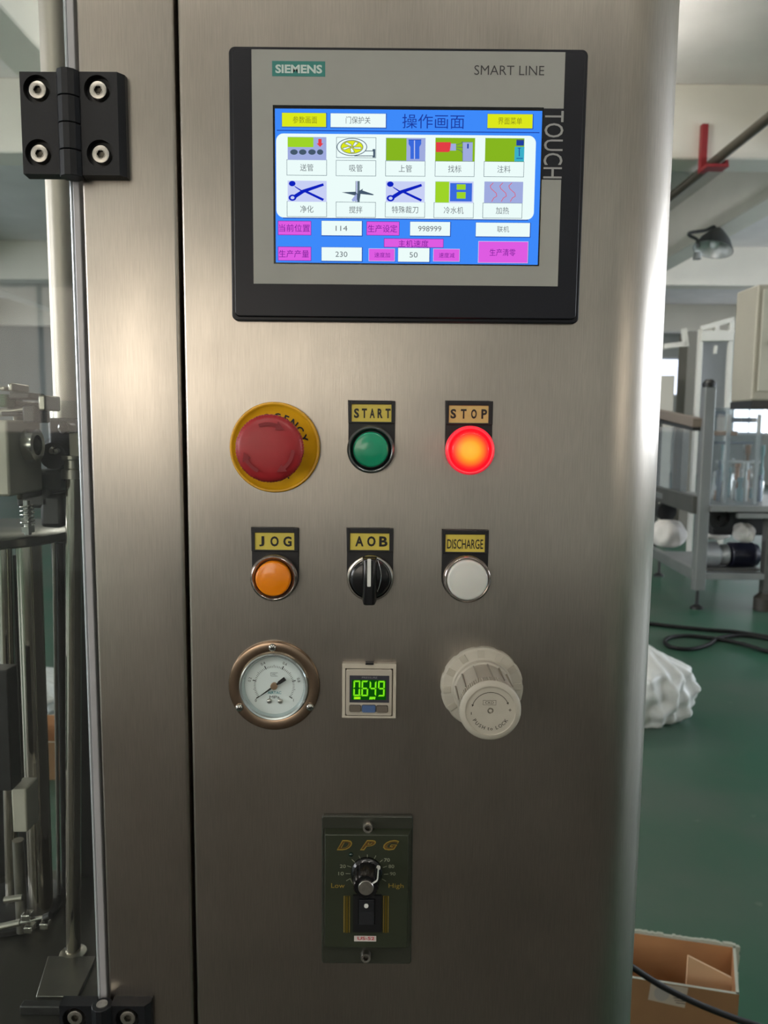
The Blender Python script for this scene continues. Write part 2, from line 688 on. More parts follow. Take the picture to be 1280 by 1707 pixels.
def uv_grain(ob):
    """u runs horizontally across the vertical grain, v runs up."""
    me = ob.data
    uv = me.uv_layers.new(name='UVMap')
    for p in me.polygons:
        nrm = p.normal
        h = Vector((-nrm.y, nrm.x, 0))
        h = h.normalized() if h.length > 1e-3 else Vector((1, 0, 0))
        for li in p.loop_indices:
            co = me.vertices[me.loops[li].vertex_index].co
            uv.data[li].uv = (co.dot(h), co.z if abs(nrm.z) < 0.9 else co.y)


cab = thing('control_cabinet', 'tall brushed stainless steel control cabinet with rounded right corner carrying all the controls', 'cabinet', (0, 0.3, 0))


def arc(cx, cy, r, a0, a1, n):
    return [(cx + r * math.cos(math.radians(a0 + (a1 - a0) * i / n)), cy + r * math.sin(math.radians(a0 + (a1 - a0) * i / n))) for i in range(n + 1)]


rs = 0.0022
# main front skin: from the fold in the seam, over the flat, round the big corner and back
path = [(SEAM1, 0.03)] + arc(SEAM1 + rs, rs, rs, 180, 270, 5) + [(SEAM1 + 0.02, 0), (0, 0), (XC - 0.01, 0)] + arc(XC, RC, RC, -90, 0, 28) + [(XC + RC, 0.2), (XC + RC, 0.62)]
mb = MB()
sheet(mb, path, Z0C, Z1C, 0.0018, STEEL)
o = mb.build('front_skin', cab, smooth=30)
uv_grain(o)
path = [(POSTL, 0.03)] + arc(POSTL + rs, rs, rs, 180, 270, 5) + [((POSTL + SEAM0) / 2, 0)] + arc(SEAM0 - rs, rs, rs, 270, 360, 5) + [(SEAM0, 0.03)]
mb = MB()
sheet(mb, path, Z0C, Z1C, 0.0018, STEEL2)
o = mb.build('frame_post', cab, smooth=30)
uv_grain(o)
mb = MB().box(POSTL + 0.004, XC + RC - 0.004, 0.031, 0.04, Z0C, Z1C, DARKGAP)
mb.box(POSTL + 0.002, POSTL + 0.004, 0.0305, 0.60, Z0C, Z1C, mat('dark_side', (44, 43, 40), 0.4, 0.4))  # side coloured dark so the shafts mirror a dark surface
mb.build('inner_frame', cab, smooth=0)
mb = MB().box(POSTL + 0.002, XC + RC - 0.002, 0.60, 0.618, Z0C, Z1C, ZINC)
mb.build('rear_panel', cab, smooth=0)
mb = MB().box(POSTL + 0.003, XC + RC - 0.003, 0.03, 0.60, Z0C + 0.01, Z0C + 0.03, ZINC)
mb.build('bottom_panel', cab, smooth=0)
mb = MB().box(POSTL + 0.003, XC + RC - 0.003, 0.03, 0.60, Z1C - 0.03, Z1C - 0.01, ZINC)
mb.build('top_panel', cab, smooth=0)
for (x, y) in ((POSTL + 0.03, 0.08), (XC, 0.08), (POSTL + 0.03, 0.55), (XC, 0.55)):
    mb = MB().box(x - 0.02, x + 0.02, y - 0.02, y + 0.02, 0.0, Z0C + 0.012, ZINC)
    mb.build('leg', cab, bevel=0.002)

for ob in cab.children:
    ob.location = -Vector(cab.location)

# ================================================================== TOUCH SCREEN
def C(x, y):                                    # the close-up's coordinates to photograph pixels
    return 360 + x / 2.0, 50 + y / 2.0


def rect_c(x0, y0, x1, y1, Y):
    a = at(*C(x0, (y0 + y1) / 2), Y)
    b = at(*C(x1, (y0 + y1) / 2), Y)
    c = at(*C((x0 + x1) / 2, y0), Y)
    d = at(*C((x0 + x1) / 2, y1), Y)
    return a.x, b.x, d.z, c.z


YH = -0.0062
hx0, hx1 = (at(378.5, 74, YH).x + at(386.5, 535, YH).x) / 2, (at(981.5, 79, YH).x + at(966.5, 540, YH).x) / 2
hz1, hz0 = at(680, 76.5, YH).z, at(676, 536, YH).z
hc = Vector(((hx0 + hx1) / 2, 0, (hz0 + hz1) / 2))
hmi = thing('touch_screen_panel', 'black-framed colour touch screen at the top of the steel cabinet front', 'touch screen', hc)
FRAME = mat('screen_frame_black', (19, 20, 28), 0.34, var=0.05, scale=80, spec=0.35)
FILM = mat('grey_front_film', (160, 160, 153), 0.42, var=0.02, scale=60)
mb = MB()
mb.prism(rrect(hx0, hx1, hz0, hz1, 0.0035), 0.0, YH + 0.0022, FRAME)
i_ = 0.0022
mb.prism(rrect(hx0 + i_, hx1 - i_, hz0 + i_, hz1 - i_, 0.0025), YH + 0.0022, YH, FRAME)
o = mb.build('housing', hmi, bevel=0.0006, off=hc)
o.location = (0, 0, 0)


def sub(mbx, name, parent, label=None, bevel=0.0, smooth=0):
    """mesh written in world space, parented under something whose world origin is that of the thing's root."""
    root = parent
    while root.parent is not None:
        root = root.parent
    o = mbx.build(name, parent, off=root.location, smooth=smooth, label=label, bevel=bevel)
    o.location = (0, 0, 0)
    return o


YF1 = YH - 0.00025
fx0, fx1 = at(417.8, 84, YF1).x, at(943, 86, YF1).x
fx0 = (fx0 + at(424, 474, YF1).x) / 2
fx1 = (fx1 + at(929, 476, YF1).x) / 2
fz1, fz0 = at(680, 84.5, YF1).z, at(676, 475, YF1).z
film = sub(MB().prism([(fx0, fz0), (fx1, fz0), (fx1, fz1), (fx0, fz1)], YH, YF1, FILM), 'front_film', hmi, 'light grey front film')
TEAL = mat('teal_print', (40, 126, 118), 0.45)
r = rect_c(187, 104, 364, 155, YF1)
sub(MB().box(r[0], r[1], YF1 - 0.0001, YF1, r[2], r[3], TEAL), 'logo_plate', film, 'teal logo block')
mb = MB()
r = rect_c(198, 116, 354, 145, YF1)
put_text(mb, 'SIEMENS', mat('pale_print', (205, 222, 216), 0.5), (r[0] + r[1]) / 2, (r[2] + r[3]) / 2, YF1 - 0.0002, r[1] - r[0], r[3] - r[2], bold=0.035)
sub(mb, 'logo_lettering', film)
mb = MB()
r = rect_c(861, 119, 1094, 151, YF1)
put_text(mb, 'SMART LINE', mat('dark_print', (52, 50, 52), 0.5), (r[0] + r[1]) / 2, (r[2] + r[3]) / 2, YF1 - 0.0002, r[1] - r[0], r[3] - r[2], bold=-0.004)
sub(mb, 'front_lettering', film)
r = rect_c(1083, 262, 1170, 499, YF1)
sub(MB().box(r[0], fx1, YF1 - 0.0001, YF1, r[2], r[3], FRAME), 'side_tab', film, 'black tab printed TOUCH')
mb = MB()
r = rect_c(1092, 270, 1155, 495, YF1)
put_text(mb, 'TOUCH', mat('grey_print', (158, 158, 156), 0.5), (r[0] + r[1]) / 2 + 0.0002, (r[2] + r[3]) / 2, YF1 - 0.0002, r[3] - r[2], r[1] - r[0], rot=-PI / 2, bold=0.0)
sub(mb, 'side_lettering', film)

YD = YF1 - 0.00015
r = rect_c(191, 254, 1085, 783, YD)
sub(MB().box(r[0], r[1], YD, YF1, r[2], r[3], BLACKG), 'display_border', hmi)
sc0 = rect_c(198, 266, 1080, 779, YD)
YS = YD - 0.0001
BLUE = emis('screen_blue', (62, 138, 250))
SW = emis('screen_white', (236, 252, 250))
SY = emis('screen_yellow', (220, 232, 28))
SM = emis('screen_magenta', (222, 92, 226))
SG = emis('screen_green', (134, 182, 32))
SG2 = emis('screen_lime', (158, 212, 40))
SL = emis('screen_lavender', (160, 172, 222))
SLL = emis('screen_pale_lavender', (200, 208, 245))
SD = emis('screen_dark_blue', (30, 62, 160))
SN = emis('screen_navy', (14, 34, 190))
ST = emis('screen_text_grey', (104, 112, 118))
SK = emis('screen_slate', (70, 88, 108))
SR = emis('screen_red', (226, 62, 70))
STM = emis('screen_text_purple', (118, 30, 150))
STY = emis('screen_text_olive', (140, 140, 30))
STC = emis('screen_cyan', (60, 176, 200))
SBB = emis('screen_royal', (58, 106, 220))
SBL = emis('screen_outline', (96, 116, 128))
display = sub(MB().box(sc0[0], sc0[1], YS, YD, sc0[2], sc0[3], BLUE), 'display', hmi, 'lit colour display with blue ground')
LY = 0.00009


def sr(x0, y0, x1, y1):
    return rect_c(x0, y0, x1, y1, YS)


def flat(mb, x0, y0, x1, y1, m, lay=1):
    a, b, c, d = sr(x0, y0, x1, y1)
    y = YS - LY * lay
    mb.add([(a, y, c), (b, y, c), (b, y, d), (a, y, d)], [(0, 1, 2, 3)], m)


def fpoly(mb, pts, m, lay=1):
    y = YS - LY * lay
    vs = []
    for p in pts:
        q = at(*C(*p), y)
        vs.append((q.x, y, q.z))
    mb.add(vs, [tuple(range(len(vs)))], m)


def fdisc(mb, cx, cy, rx, ry, m, lay=1, n=28, r_in=0.0):
    o_ = [(cx + rx * math.cos(2 * PI * i / n), cy + ry * math.sin(2 * PI * i / n)) for i in range(n)]
    if r_in <= 0:
        fpoly(mb, o_, m, lay)
        return
    i_ = [(cx + rx * r_in * math.cos(2 * PI * i / n), cy + ry * r_in * math.sin(2 * PI * i / n)) for i in range(n)]
    for k in range(n):
        fpoly(mb, [o_[k], o_[(k + 1) % n], i_[(k + 1) % n], i_[k]], m, lay)


def fline(mb, pts, w, m, lay=1):
    for (x0, y0), (x1, y1) in zip(pts, pts[1:]):
        dx, dy = x1 - x0, y1 - y0
        l = math.hypot(dx, dy) or 1
        nx, ny = -dy / l * w / 2, dx / l * w / 2
        ex, ey = dx / l * w * 0.25, dy / l * w * 0.25
        fpoly(mb, [(x0 - ex + nx, y0 - ey + ny), (x1 + ex + nx, y1 + ey + ny), (x1 + ex - nx, y1 + ey - ny), (x0 - ex - nx, y0 - ey - ny)], m, lay)


def ftext(mb, txt, x0, y0, x1, y1, m, lay=4, bold=0.0):
    a, b, c, d = sr(x0, y0, x1, y1)
    put_text(mb, txt, m, (a + b) / 2, (c + d) / 2, YS - LY * lay, b - a, d - c, bold=bold)


def sbutton(x0, y0, x1, y1, m, txt, tm, tb, border=None, shadow=None, lay=2, name='screen_button'):
    mb = MB()
    if shadow is not None:
        flat(mb, x0 - 1, y0 - 1, x1 + 3, y1 + 3, shadow, lay - 0.5)
    if border is not None:
        flat(mb, x0 - 1.5, y0 - 1.5, x1 + 1.5, y1 + 1.5, border, lay - 0.25)
    flat(mb, x0, y0, x1, y1, m, lay)
    ftext(mb, txt, tb[0], tb[1], tb[2], tb[3], tm, lay + 1)
    sub(mb, name, display)


mb = MB()
ftext(mb, '操作画面', 621, 281, 828, 329, SD, 1)
sub(mb, 'screen_title', display)
mb = MB()
flat(mb, 203, 337, 1078, 340, SD, 1)
sub(mb, 'screen_rule', display)
# white rounded field
mb = MB()
a, b, c, d = sr(201, 349, 1063, 629)
mb.add([(x, YS - LY, z) for x, z in rrect(a, b, c, d, 0.0042)], [tuple(range(28))], SW)
a, b, c, d = sr(201, 628, 1063, 632)
mb.add([(a + 0.004, YS - LY * 0.5, c), (b - 0.004, YS - LY * 0.5, c), (b - 0.004, YS - LY * 0.5, d), (a + 0.004, YS - LY * 0.5, d)], [(0, 1, 2, 3)], SD)
sub(mb, 'screen_field', display)

SHB = emis('screen_shade_blue', (36, 84, 176))
sbutton(220, 277, 367, 323, SY, '参数画面', STY, (256, 288, 337, 312), shadow=SHB)
sbutton(382, 279, 566, 325, SW, '门保护关', ST, (433, 289, 515, 313), shadow=SHB)
sbutton(905, 281, 1055, 328, SY, '界面菜单', STY, (940, 292, 1020, 316), shadow=SHB)
for x0, y0, x1, y1, t in ((237, 434, 368, 484, '送管'), (401, 436, 532, 486, '吸管'), (566, 438, 696, 487, '上管'), (731, 439, 860, 488, '找标'), (894, 440, 1025, 489, '注料'),
                          (238, 573, 368, 622, '净化'), (401, 575, 531, 624, '搅拌'), (565, 575, 695, 624, '特殊裁刀'), (727, 577, 857, 626, '冷水机'), (890, 578, 1019, 627, '加热')):
    cx, cy = (x0 + x1) / 2, (y0 + y1) / 2
    hw = 22 * len(t) / 2.0
    sbutton(x0, y0, x1, y1, SW, t, ST, (cx - hw, cy - 12, cx + hw, cy + 12), border=SBL)
sbutton(208, 638, 316, 683, SM, '当前位置', STM, (210, 648, 313, 673), border=STM)
sbutton(503, 640, 610, 684, SM, '生产设定', STM, (506, 650, 604, 675), border=STM)
sbutton(208, 724, 316, 768, SM, '生产产量', STM, (210, 734, 310, 759), border=STM)
sbutton(561, 697, 757, 724, SM, '主机速度', STM, (608, 701, 708, 724), border=STM)
sbutton(510, 730, 595, 770, SM, '速度加', STM, (528, 742, 580, 759), shadow=SHB, border=SLL)
sbutton(725, 731, 811, 771, SM, '速度减', STM, (743, 743, 795, 760), shadow=SHB, border=SLL)
sbutton(875, 706, 1039, 776, SM, '生产清零', STM, (912, 730, 998, 754), border=SLL, shadow=SHB)
sbutton(352, 637, 486, 685, SW, '114', ST, (399, 653, 438, 670), shadow=SHB, name='screen_number')
sbutton(647, 640, 780, 686, SW, '998999', ST, (674, 654, 751, 672), shadow=SHB, name='screen_number')
sbutton(866, 643, 1046, 689, SW, '联机', ST, (937, 654, 977, 675), shadow=SHB)
sbutton(352, 725, 486, 770, SW, '230', ST, (398, 739, 438, 757), shadow=SHB, name='screen_number')
sbutton(607, 727, 711, 773, SW, '50', ST, (645, 741, 672, 759), shadow=SHB, name='screen_number')


def icon(mb):
    return sub(mb, 'screen_icon', display)


# tubes on a conveyor
mb = MB()
flat(mb, 239, 357, 368, 434, SL, 2)
flat(mb, 239, 358, 325, 391, SG2, 3)
for x in (260, 289, 320, 347):
    fdisc(mb, x, 407, 12.5 if x < 340 else 10.5, 9, SK, 3)
fpoly(mb, [(341, 363), (352, 363), (352, 378), (358, 378), (347, 390), (335, 378), (341, 378)], SR, 3)
icon(mb)
# blower
mb = MB()
flat(mb, 401, 358, 534, 427, SBL, 2)
flat(mb, 402.5, 359.5, 532.5, 425.5, SW, 2.5)
fpoly(mb, [(480, 402), (522, 402), (522, 397), (531, 397), (531, 425), (522, 425), (522, 421), (460, 421)], SK, 3)
fpoly(mb, [(480, 404.5), (524, 404.5), (524, 418.5), (462, 418.5)], SW, 3.5)
fdisc(mb, 453, 390, 51, 30, SK, 4)
fdisc(mb, 453, 390, 48.5, 27.5, SW, 5)
fdisc(mb, 453, 390, 38, 23, SK, 6)
fdisc(mb, 453, 390, 36, 21, SY, 7)
for i in range(5):
    a = 2 * PI * i / 5 + 0.3
    p = [(453 + 3 * math.cos(a), 390 + 2 * math.sin(a)), (453 + 31 * math.cos(a - 0.28), 390 + 18 * math.sin(a - 0.28)), (453 + 33 * math.cos(a + 0.1), 390 + 19 * math.sin(a + 0.1)), (453 + 12 * math.cos(a + 0.5), 390 + 8 * math.sin(a + 0.5))]
    fpoly(mb, p, SW, 8)
    fline(mb, p + [p[0]], 1.6, SK, 9)
icon(mb)
# tube loading
mb = MB()
flat(mb, 566, 360, 698, 437, SL, 2)
flat(mb, 567, 361, 635, 436, SG, 3)
fpoly(mb, [(642, 366), (684, 366), (684, 380), (678, 390), (678, 430), (648, 430), (648, 390), (642, 380)], SBB, 3)
fpoly(mb, [(660, 368), (663, 368), (663, 430), (660, 430)], SLL, 4)
fline(mb, [(642, 366), (684, 366)], 2, SD, 4)
icon(mb)
# mark sensor
mb = MB()
flat(mb, 731, 360, 863, 438, SG, 2)
fpoly(mb, [(733, 374), (783, 374), (783, 400), (775, 407), (733, 407)], SR, 3)
fpoly(mb, [(783, 379), (800, 379), (800, 402), (779, 402)], SL, 3)
for y0, y1 in ((384, 372), (390, 392), (396, 410)):
    fline(mb, [(800, y0), (817, (y0 + y1) / 2), (822, y1)], 1.6, SK, 3)
flat(mb, 822, 374, 855, 438, SL, 3)
fline(mb, [(822, 438), (822, 374), (855, 374)], 1.5, SBL, 4)
flat(mb, 837, 380, 842, 396, SD, 4)
icon(mb)
# filling
mb = MB()
flat(mb, 897, 361, 1027, 439, SG, 2)
flat(mb, 995, 390, 1027, 439, STC, 3)
flat(mb, 1001, 367, 1026, 386, SD, 3)
flat(mb, 1001, 366, 1026, 370, SK, 4)
fline(mb, [(1011, 393), (1011, 420)], 3, SD, 4)
fline(mb, [(1002, 428), (1022, 428)], 2.5, SD, 4)
fline(mb, [(1006, 394), (1016, 394)], 2, SD, 4)
icon(mb)


def scissors(ox, oy):
    mb = MB()
    flat(mb, ox, oy, ox + 130, oy + 70, SLL, 2)
    fdisc(mb, ox + 15, oy + 9, 11, 9, SN, 3)
    fpoly(mb, [(ox + 20, oy + 15), (ox + 30, oy + 21), (ox + 52, oy + 34), (ox + 49, oy + 38), (ox + 26, oy + 22)], SN, 3)
    fdisc(mb, ox + 16, oy + 56, 13, 10.5, SN, 3, r_in=0.5)
    fpoly(mb, [(ox + 22, oy + 46), (ox + 48, oy + 30), (ox + 118, oy + 8), (ox + 121, oy + 16), (ox + 54, oy + 40), (ox + 28, oy + 57)], SN, 3)
    fpoly(mb, [(ox + 55, oy + 37), (ox + 66, oy + 34), (ox + 121, oy + 60), (ox + 117, oy + 67)], SN, 3)
    return icon(mb)


scissors(239, 503)
scissors(566, 505)
# stirrer
mb = MB()
flat(mb, 465, 504, 479, 574, SBL, 2)
flat(mb, 467, 504, 471, 574, SLL, 3)
fpoly(mb, [(419, 541), (466, 539), (470, 547), (464, 552), (440, 546)], SK, 4)
fpoly(mb, [(474, 538), (490, 529), (488, 535), (526, 548), (524, 551), (476, 546)], SK, 4)
fpoly(mb, [(466, 548), (476, 545), (472, 568), (456, 572), (452, 566)], SL, 4)
fpoly(mb, [(470, 545), (482, 545), (478, 574), (470, 566)], SK, 5)
icon(mb)
# chiller
mb = MB()
flat(mb, 730, 505, 858, 577, SLL, 2)
flat(mb, 731, 506, 777, 576, SG2, 3)
flat(mb, 780, 511, 853, 572, SBB, 3)
flat(mb, 802, 515, 832, 533, SG2, 4)
flat(mb, 802, 541, 832, 563, SG2, 4)
icon(mb)
# heating
mb = MB()
flat(mb, 894, 506, 1023, 577, SL, 2)
for x in (914, 946, 976):
    fline(mb, [(x + 10, 510), (x, 520), (x + 3, 529), (x + 20, 544), (x + 22, 554), (x + 12, 560), (x + 5, 572)], 1.8, SR, 3)
icon(mb)

# ================================================================== BUTTONS
def holder(root, px0, px1, py0, cpx, cpy, plate, txt, tb, tint=YELLOWP, letter_bold=0.0, ink=BLACKINK):
    """Black legend holder with its yellow plate; returns nothing. plate and tb are pixel boxes."""
    Y1 = -0.0022
    a, b = at(px0, py0 + 20, Y1).x, at(px1, py0 + 20, Y1).x
    top = at((px0 + px1) / 2, py0, Y1).z
    c = at(cpx, cpy, 0)
    rr = (b - a) / 2
    mx = (a + b) / 2
    mb = MB()
    pts = [(b, c.z), (b, top), (a, top), (a, c.z)]
    pts += [(mx + rr * math.cos(PI + PI * i / 16), c.z + rr * math.sin(PI + PI * i / 16)) for i in range(1, 16)]
    mb.prism(pts, 0.0, -0.0016, BLACK)
    # raised rim around the plate
    x0, x1 = at(plate[0], plate[1], Y1).x, at(plate[2], plate[1], Y1).x
    z1, z0 = at((plate[0] + plate[2]) / 2, plate[1], Y1).z, at((plate[0] + plate[2]) / 2, plate[3], Y1).z
    for q in ((a, x0, z0 - 0.001, top), (x1, b, z0 - 0.001, top), (x0, x1, z1, top), (x0, x1, z0 - 0.001, z0)):
        mb.box(q[0], q[1], -0.0016, -0.0026, q[2], q[3], BLACK)
    h = sub(mb, 'label_holder', root, bevel=0.0003)
    sub(MB().box(x0, x1, -0.0016, -0.0020, z0, z1, tint), 'name_plate', h, 'yellow legend plate')
    mb = MB()
    tx0, tx1 = at(tb[0], tb[1], Y1).x, at(tb[2], tb[1], Y1).x
    tz1, tz0 = at((tb[0] + tb[2]) / 2, tb[1], Y1).z, at((tb[0] + tb[2]) / 2, tb[3], Y1).z
    n = len(txt)
    vs, fs, gw, gh = glyphs(txt, letter_bold)
    if n > 5:
        put_text(mb, txt, ink, (tx0 + tx1) / 2, (tz0 + tz1) / 2, -0.00215, tx1 - tx0, tz1 - tz0, bold=letter_bold)
    else:
        lw = tb[4] / (px1 - px0) * (b - a)
        for i, ch in enumerate(txt):
            cx = tx0 + lw / 2 + (tx1 - tx0 - lw) * i / (n - 1)
            put_text(mb, ch, ink, cx, (tz0 + tz1) / 2, -0.00215, lw if ch != 'J' else lw * 0.62, tz1 - tz0, bold=letter_bold)
    sub(mb, 'lettering', h)


LABPLT2 = mat('worn_yellow_plate', (196, 176, 110), 0.38, var=0.08, scale=200)


def lens_mat(name, col, emit=None, es=0.0, rough=0.25):
    m, nt, p = new_mat(name)
    p.inputs['Base Color'].default_value = lin(col)
    p.inputs['Roughness'].default_value = rough
    p.inputs['Coat Weight'].default_value = 0.5
    p.inputs['Coat Roughness'].default_value = 0.1
    p.inputs['Subsurface Weight'].default_value = 0.15
    p.inputs['Subsurface Scale'].default_value = 0.003
    return m


def push_button(name, label, hp, bc, bz_r, bz_h, lc_px, lr_px, lens_m, ring_m, kind, txt, plate, tb, tint=YELLOWP, bold=0.035):
    """hp: holder (px0, px1, py0); bc: bezel centre in pixels; lens centre comes from the bezel's own place on the panel."""
    c = at(bc[0], bc[1], -bz_h)
    root = thing(name, label, 'button', (c.x, 0, c.z), 'illuminated push buttons on the steel panel')
    holder(root, hp[0], hp[1], hp[2], c_px0(bc, bz_h)[0], c_px0(bc, bz_h)[1], plate, txt, tb, tint, bold)
    R_ = bz_r * mpp(bc[0], bc[1], -bz_h)
    LR = lr_px * mpp(bc[0], bc[1], -bz_h)
    mb = MB()
    y0 = 0.0016
    gap = LR + 0.0006
    prof = [(R_ * 0.99, y0), (R_, y0 + 0.001), (R_, bz_h - 0.0012), (R_ - 0.0005, bz_h - 0.0004), (R_ - 0.0012, bz_h), (R_ - 0.0018, bz_h - 0.0002),
            (gap + 0.0006, bz_h - 0.0012), (gap, bz_h - 0.002), (gap, y0 + 0.002), (0, y0 + 0.002)]
    ms = [ring_m[0]] * 5 + [ring_m[1]] * 2 + [ring_m[2]] * 2
    mb.lathe(prof, None, (c.x, 0, c.z), n=56, ms=ms)
    sub(mb, 'bezel', root, smooth=40)
    mb = MB()
    lh = bz_h + kind
    prof = [(LR, y0 + 0.0022), (LR, lh - 0.0012), (LR - 0.0004, lh - 0.0004), (LR - 0.0012, lh), (LR - 0.0022, lh - 0.0001), (LR * 0.6, lh + 0.0006), (LR * 0.3, lh + 0.0008), (0, lh + 0.0009)]
    mb.lathe(prof, lens_m, (c.x, 0, c.z), n=48)
    sub(mb, 'lens', root, smooth=40)
    return root, c, LR, lh


def c_px0(bc, h):
    c = at(bc[0], bc[1], -h)
    v = c - EYE
    c0 = Vector((c.x, 0, c.z)) - EYE
    return (W / 2 + F * c0.dot(Rr) / c0.dot(Fw), H / 2 - F * c0.dot(Ur) / c0.dot(Fw))


RINGS = mat('smoked_bezel', (104, 108, 108), 0.2, 0.6)
RINGG = mat('clear_bezel', (150, 140, 134), 0.15, 0.8)
RINGIN = mat('bezel_well', (14, 16, 20), 0.3)
push_button('push_button', 'green push button under the START legend plate', (580.5, 658.5, 668), (618, 749.5), 39.8, 0.0075, None, 29.5,
            lens_mat('green_lens', (10, 150, 110)), (RINGS, RINGIN, RINGIN), 0.0008, 'START', (586, 674, 652.5, 703), (590, 681, 651, 697, 8.5))


def stop_lens():
    m = bpy.data.materials.new('lit_red_lens')
    m.use_nodes = True
    nt = m.node_tree
    L = nt.links
    p = nt.nodes['Principled BSDF']
    p.inputs['Base Color'].default_value = lin((200, 20, 20))
    p.inputs['Roughness'].default_value = 0.3
    tc = nt.nodes.new('ShaderNodeTexCoord')
    sp = nt.nodes.new('ShaderNodeSeparateXYZ')
    L.new(tc.outputs['Object'], sp.inputs[0])
    cb = nt.nodes.new('ShaderNodeCombineXYZ')
    L.new(sp.outputs[0], cb.inputs[0])
    L.new(sp.outputs[2], cb.inputs[2])
    ln = nt.nodes.new('ShaderNodeVectorMath')
    ln.operation = 'LENGTH'
    L.new(cb.outputs[0], ln.inputs[0])
    r = nt.nodes.new('ShaderNodeValToRGB')
    mr = nt.nodes.new('ShaderNodeMapRange')
    mr.inputs['From Max'].default_value = 0.0118
    L.new(ln.outputs['Value'], mr.inputs['Value'])
    e = r.color_ramp.elements
    e[0].position, e[0].color = 0.0, lin((255, 186, 40))
    e[1].position, e[1].color = 1.0, lin((240, 20, 40))
    for pos, c in ((0.42, (255, 172, 36)), (0.68, (254, 116, 30)), (0.85, (250, 50, 34))):
        q = e.new(pos)
        q.color = lin(c)
    L.new(mr.outputs[0], r.inputs[0])
    L.new(r.outputs[0], p.inputs['Emission Color'])
    p.inputs['Emission Strength'].default_value = 1.0
    return m


STOPR = mat('lit_red_bezel', (225, 50, 60), 0.3, emit=(236, 40, 62), es=0.62)
STOPR2 = mat('lit_red_well', (190, 20, 30), 0.4, emit=(226, 20, 40), es=0.75)
rt, c, LR, lh = push_button('push_button', 'glowing red push button lit from inside under the STOP legend plate', (742.5, 821.5, 668.5), (784, 751), 41, 0.0085, None, 31.5,
                            stop_lens(), (STOPR, STOPR2, STOPR2), 0.0008, 'STOP', (748.5, 676, 814.5, 705), (751, 682, 812, 698, 9.5), LABPLT2)
lp = bpy.data.lights.new('stop_lamp_light', 'POINT')
lp.energy = 0.012
lp.color = (1, 0.12, 0.1)
lp.shadow_soft_size = 0.008
lo = bpy.data.objects.new('lamp_light', lp)
COL.objects.link(lo)
lo.parent = rt
lo.location = (0, -0.022, 0)
push_button('push_button', 'amber orange push button under the JOG legend plate', (419, 497.5, 880), (455.5, 964.5), 39.3, 0.0085, None, 29.5,
            lens_mat('orange_lens', (240, 136, 6)), (RINGG, RINGG, mat('amber_well', (120, 60, 10), 0.3)), 0.0022, 'JOG', (424.5, 888, 490.5, 916.5), (429, 894, 486, 911, 14))
push_button('push_button', 'white push button under the DISCHARGE legend plate', (737, 814.5, 883.5), (779, 966.5), 39.8, 0.0085, None, 34,
            lens_mat('white_lens', (212, 213, 207)), (RINGG, RINGG, RINGIN), 0.0022, 'DISCHARGE', (742.5, 891, 808.5, 920), (745.5, 899, 805.5, 915, 9), bold=0.01)

# ---- selector switch
c = at(617, 964.5, -0.006)
root = thing('selector_switch', 'black rotary selector switch with white line under the AOB legend plate', 'switch', (c.x, 0, c.z))
holder(root, 578, 655.5, 881, *c_px0((617, 964.5), 0.006), (583.5, 889, 649, 917), 'AOB', (592, 894, 646, 911, 14), YELLOWP, 0.035)
R_ = 39 * mpp(617, 964, -0.006)
mb = MB().lathe([(R_, 0.0016), (R_, 0.005), (R_ - 0.0005, 0.0058), (R_ - 0.0014, 0.006), (R_ - 0.002, 0.005), (0, 0.005)], CHROME, (c.x, 0, c.z), n=64)
sub(mb, 'bezel', root, smooth=40)
mb = MB().lathe([(R_ - 0.0022, 0.005), (R_ - 0.0022, 0.0068), (R_ - 0.003, 0.0076), (R_ * 0.7, 0.0082), (0, 0.0085)], BLACKG, (c.x, 0, c.z), n=64)
sub(mb, 'rotor', root, smooth=40)
kt, kb = at(616, 931, -0.016).z, at(616, 1010, -0.019).z
kx = at(615.5, 965, -0.018).x
w2 = 0.0035
mb = MB()
prof = [(kx - w2 * 1.3, 0.0075), (kx - w2, 0.0175), (kx - w2 + 0.0008, 0.0185), (kx + w2 - 0.0008, 0.0185), (kx + w2, 0.0175), (kx + w2 * 1.3, 0.0075)]
n = len(prof)
vs = [(x, -y, kt) for x, y in prof] + [(x, -y, kb) for x, y in prof]
mb.add(vs, [tuple(range(n)), tuple(reversed(range(n, 2 * n)))] + [(i, n + i, n + (i + 1) % n, (i + 1) % n) for i in range(n)], BLACKG)
kn = sub(mb, 'handle', root, bevel=0.0009, smooth=40)
mb = MB()
a, b = at(615.3, 930, -0.0187), at(615.3, 978, -0.0187)
mb.prism(rrect(a.x - 0.0011, a.x + 0.0011, b.z, a.z - 0.0006, 0.0005), -0.0185, -0.0188, WHITEINK)
sub(mb, 'pointer_line', kn, 'white pointer line')
mb = MB()
g = [(kx + w2 * 1.35 + 0.0022 * math.sin(PI * i / 12), kt - 0.0025 - (kt - kb - 0.009) * i / 12) for i in range(13)]
mb.tube([(x, -0.0083, z) for x, z in g], 0.0003, CHROME, 6)
sub(mb, 'rotor_edge', root, smooth=40)

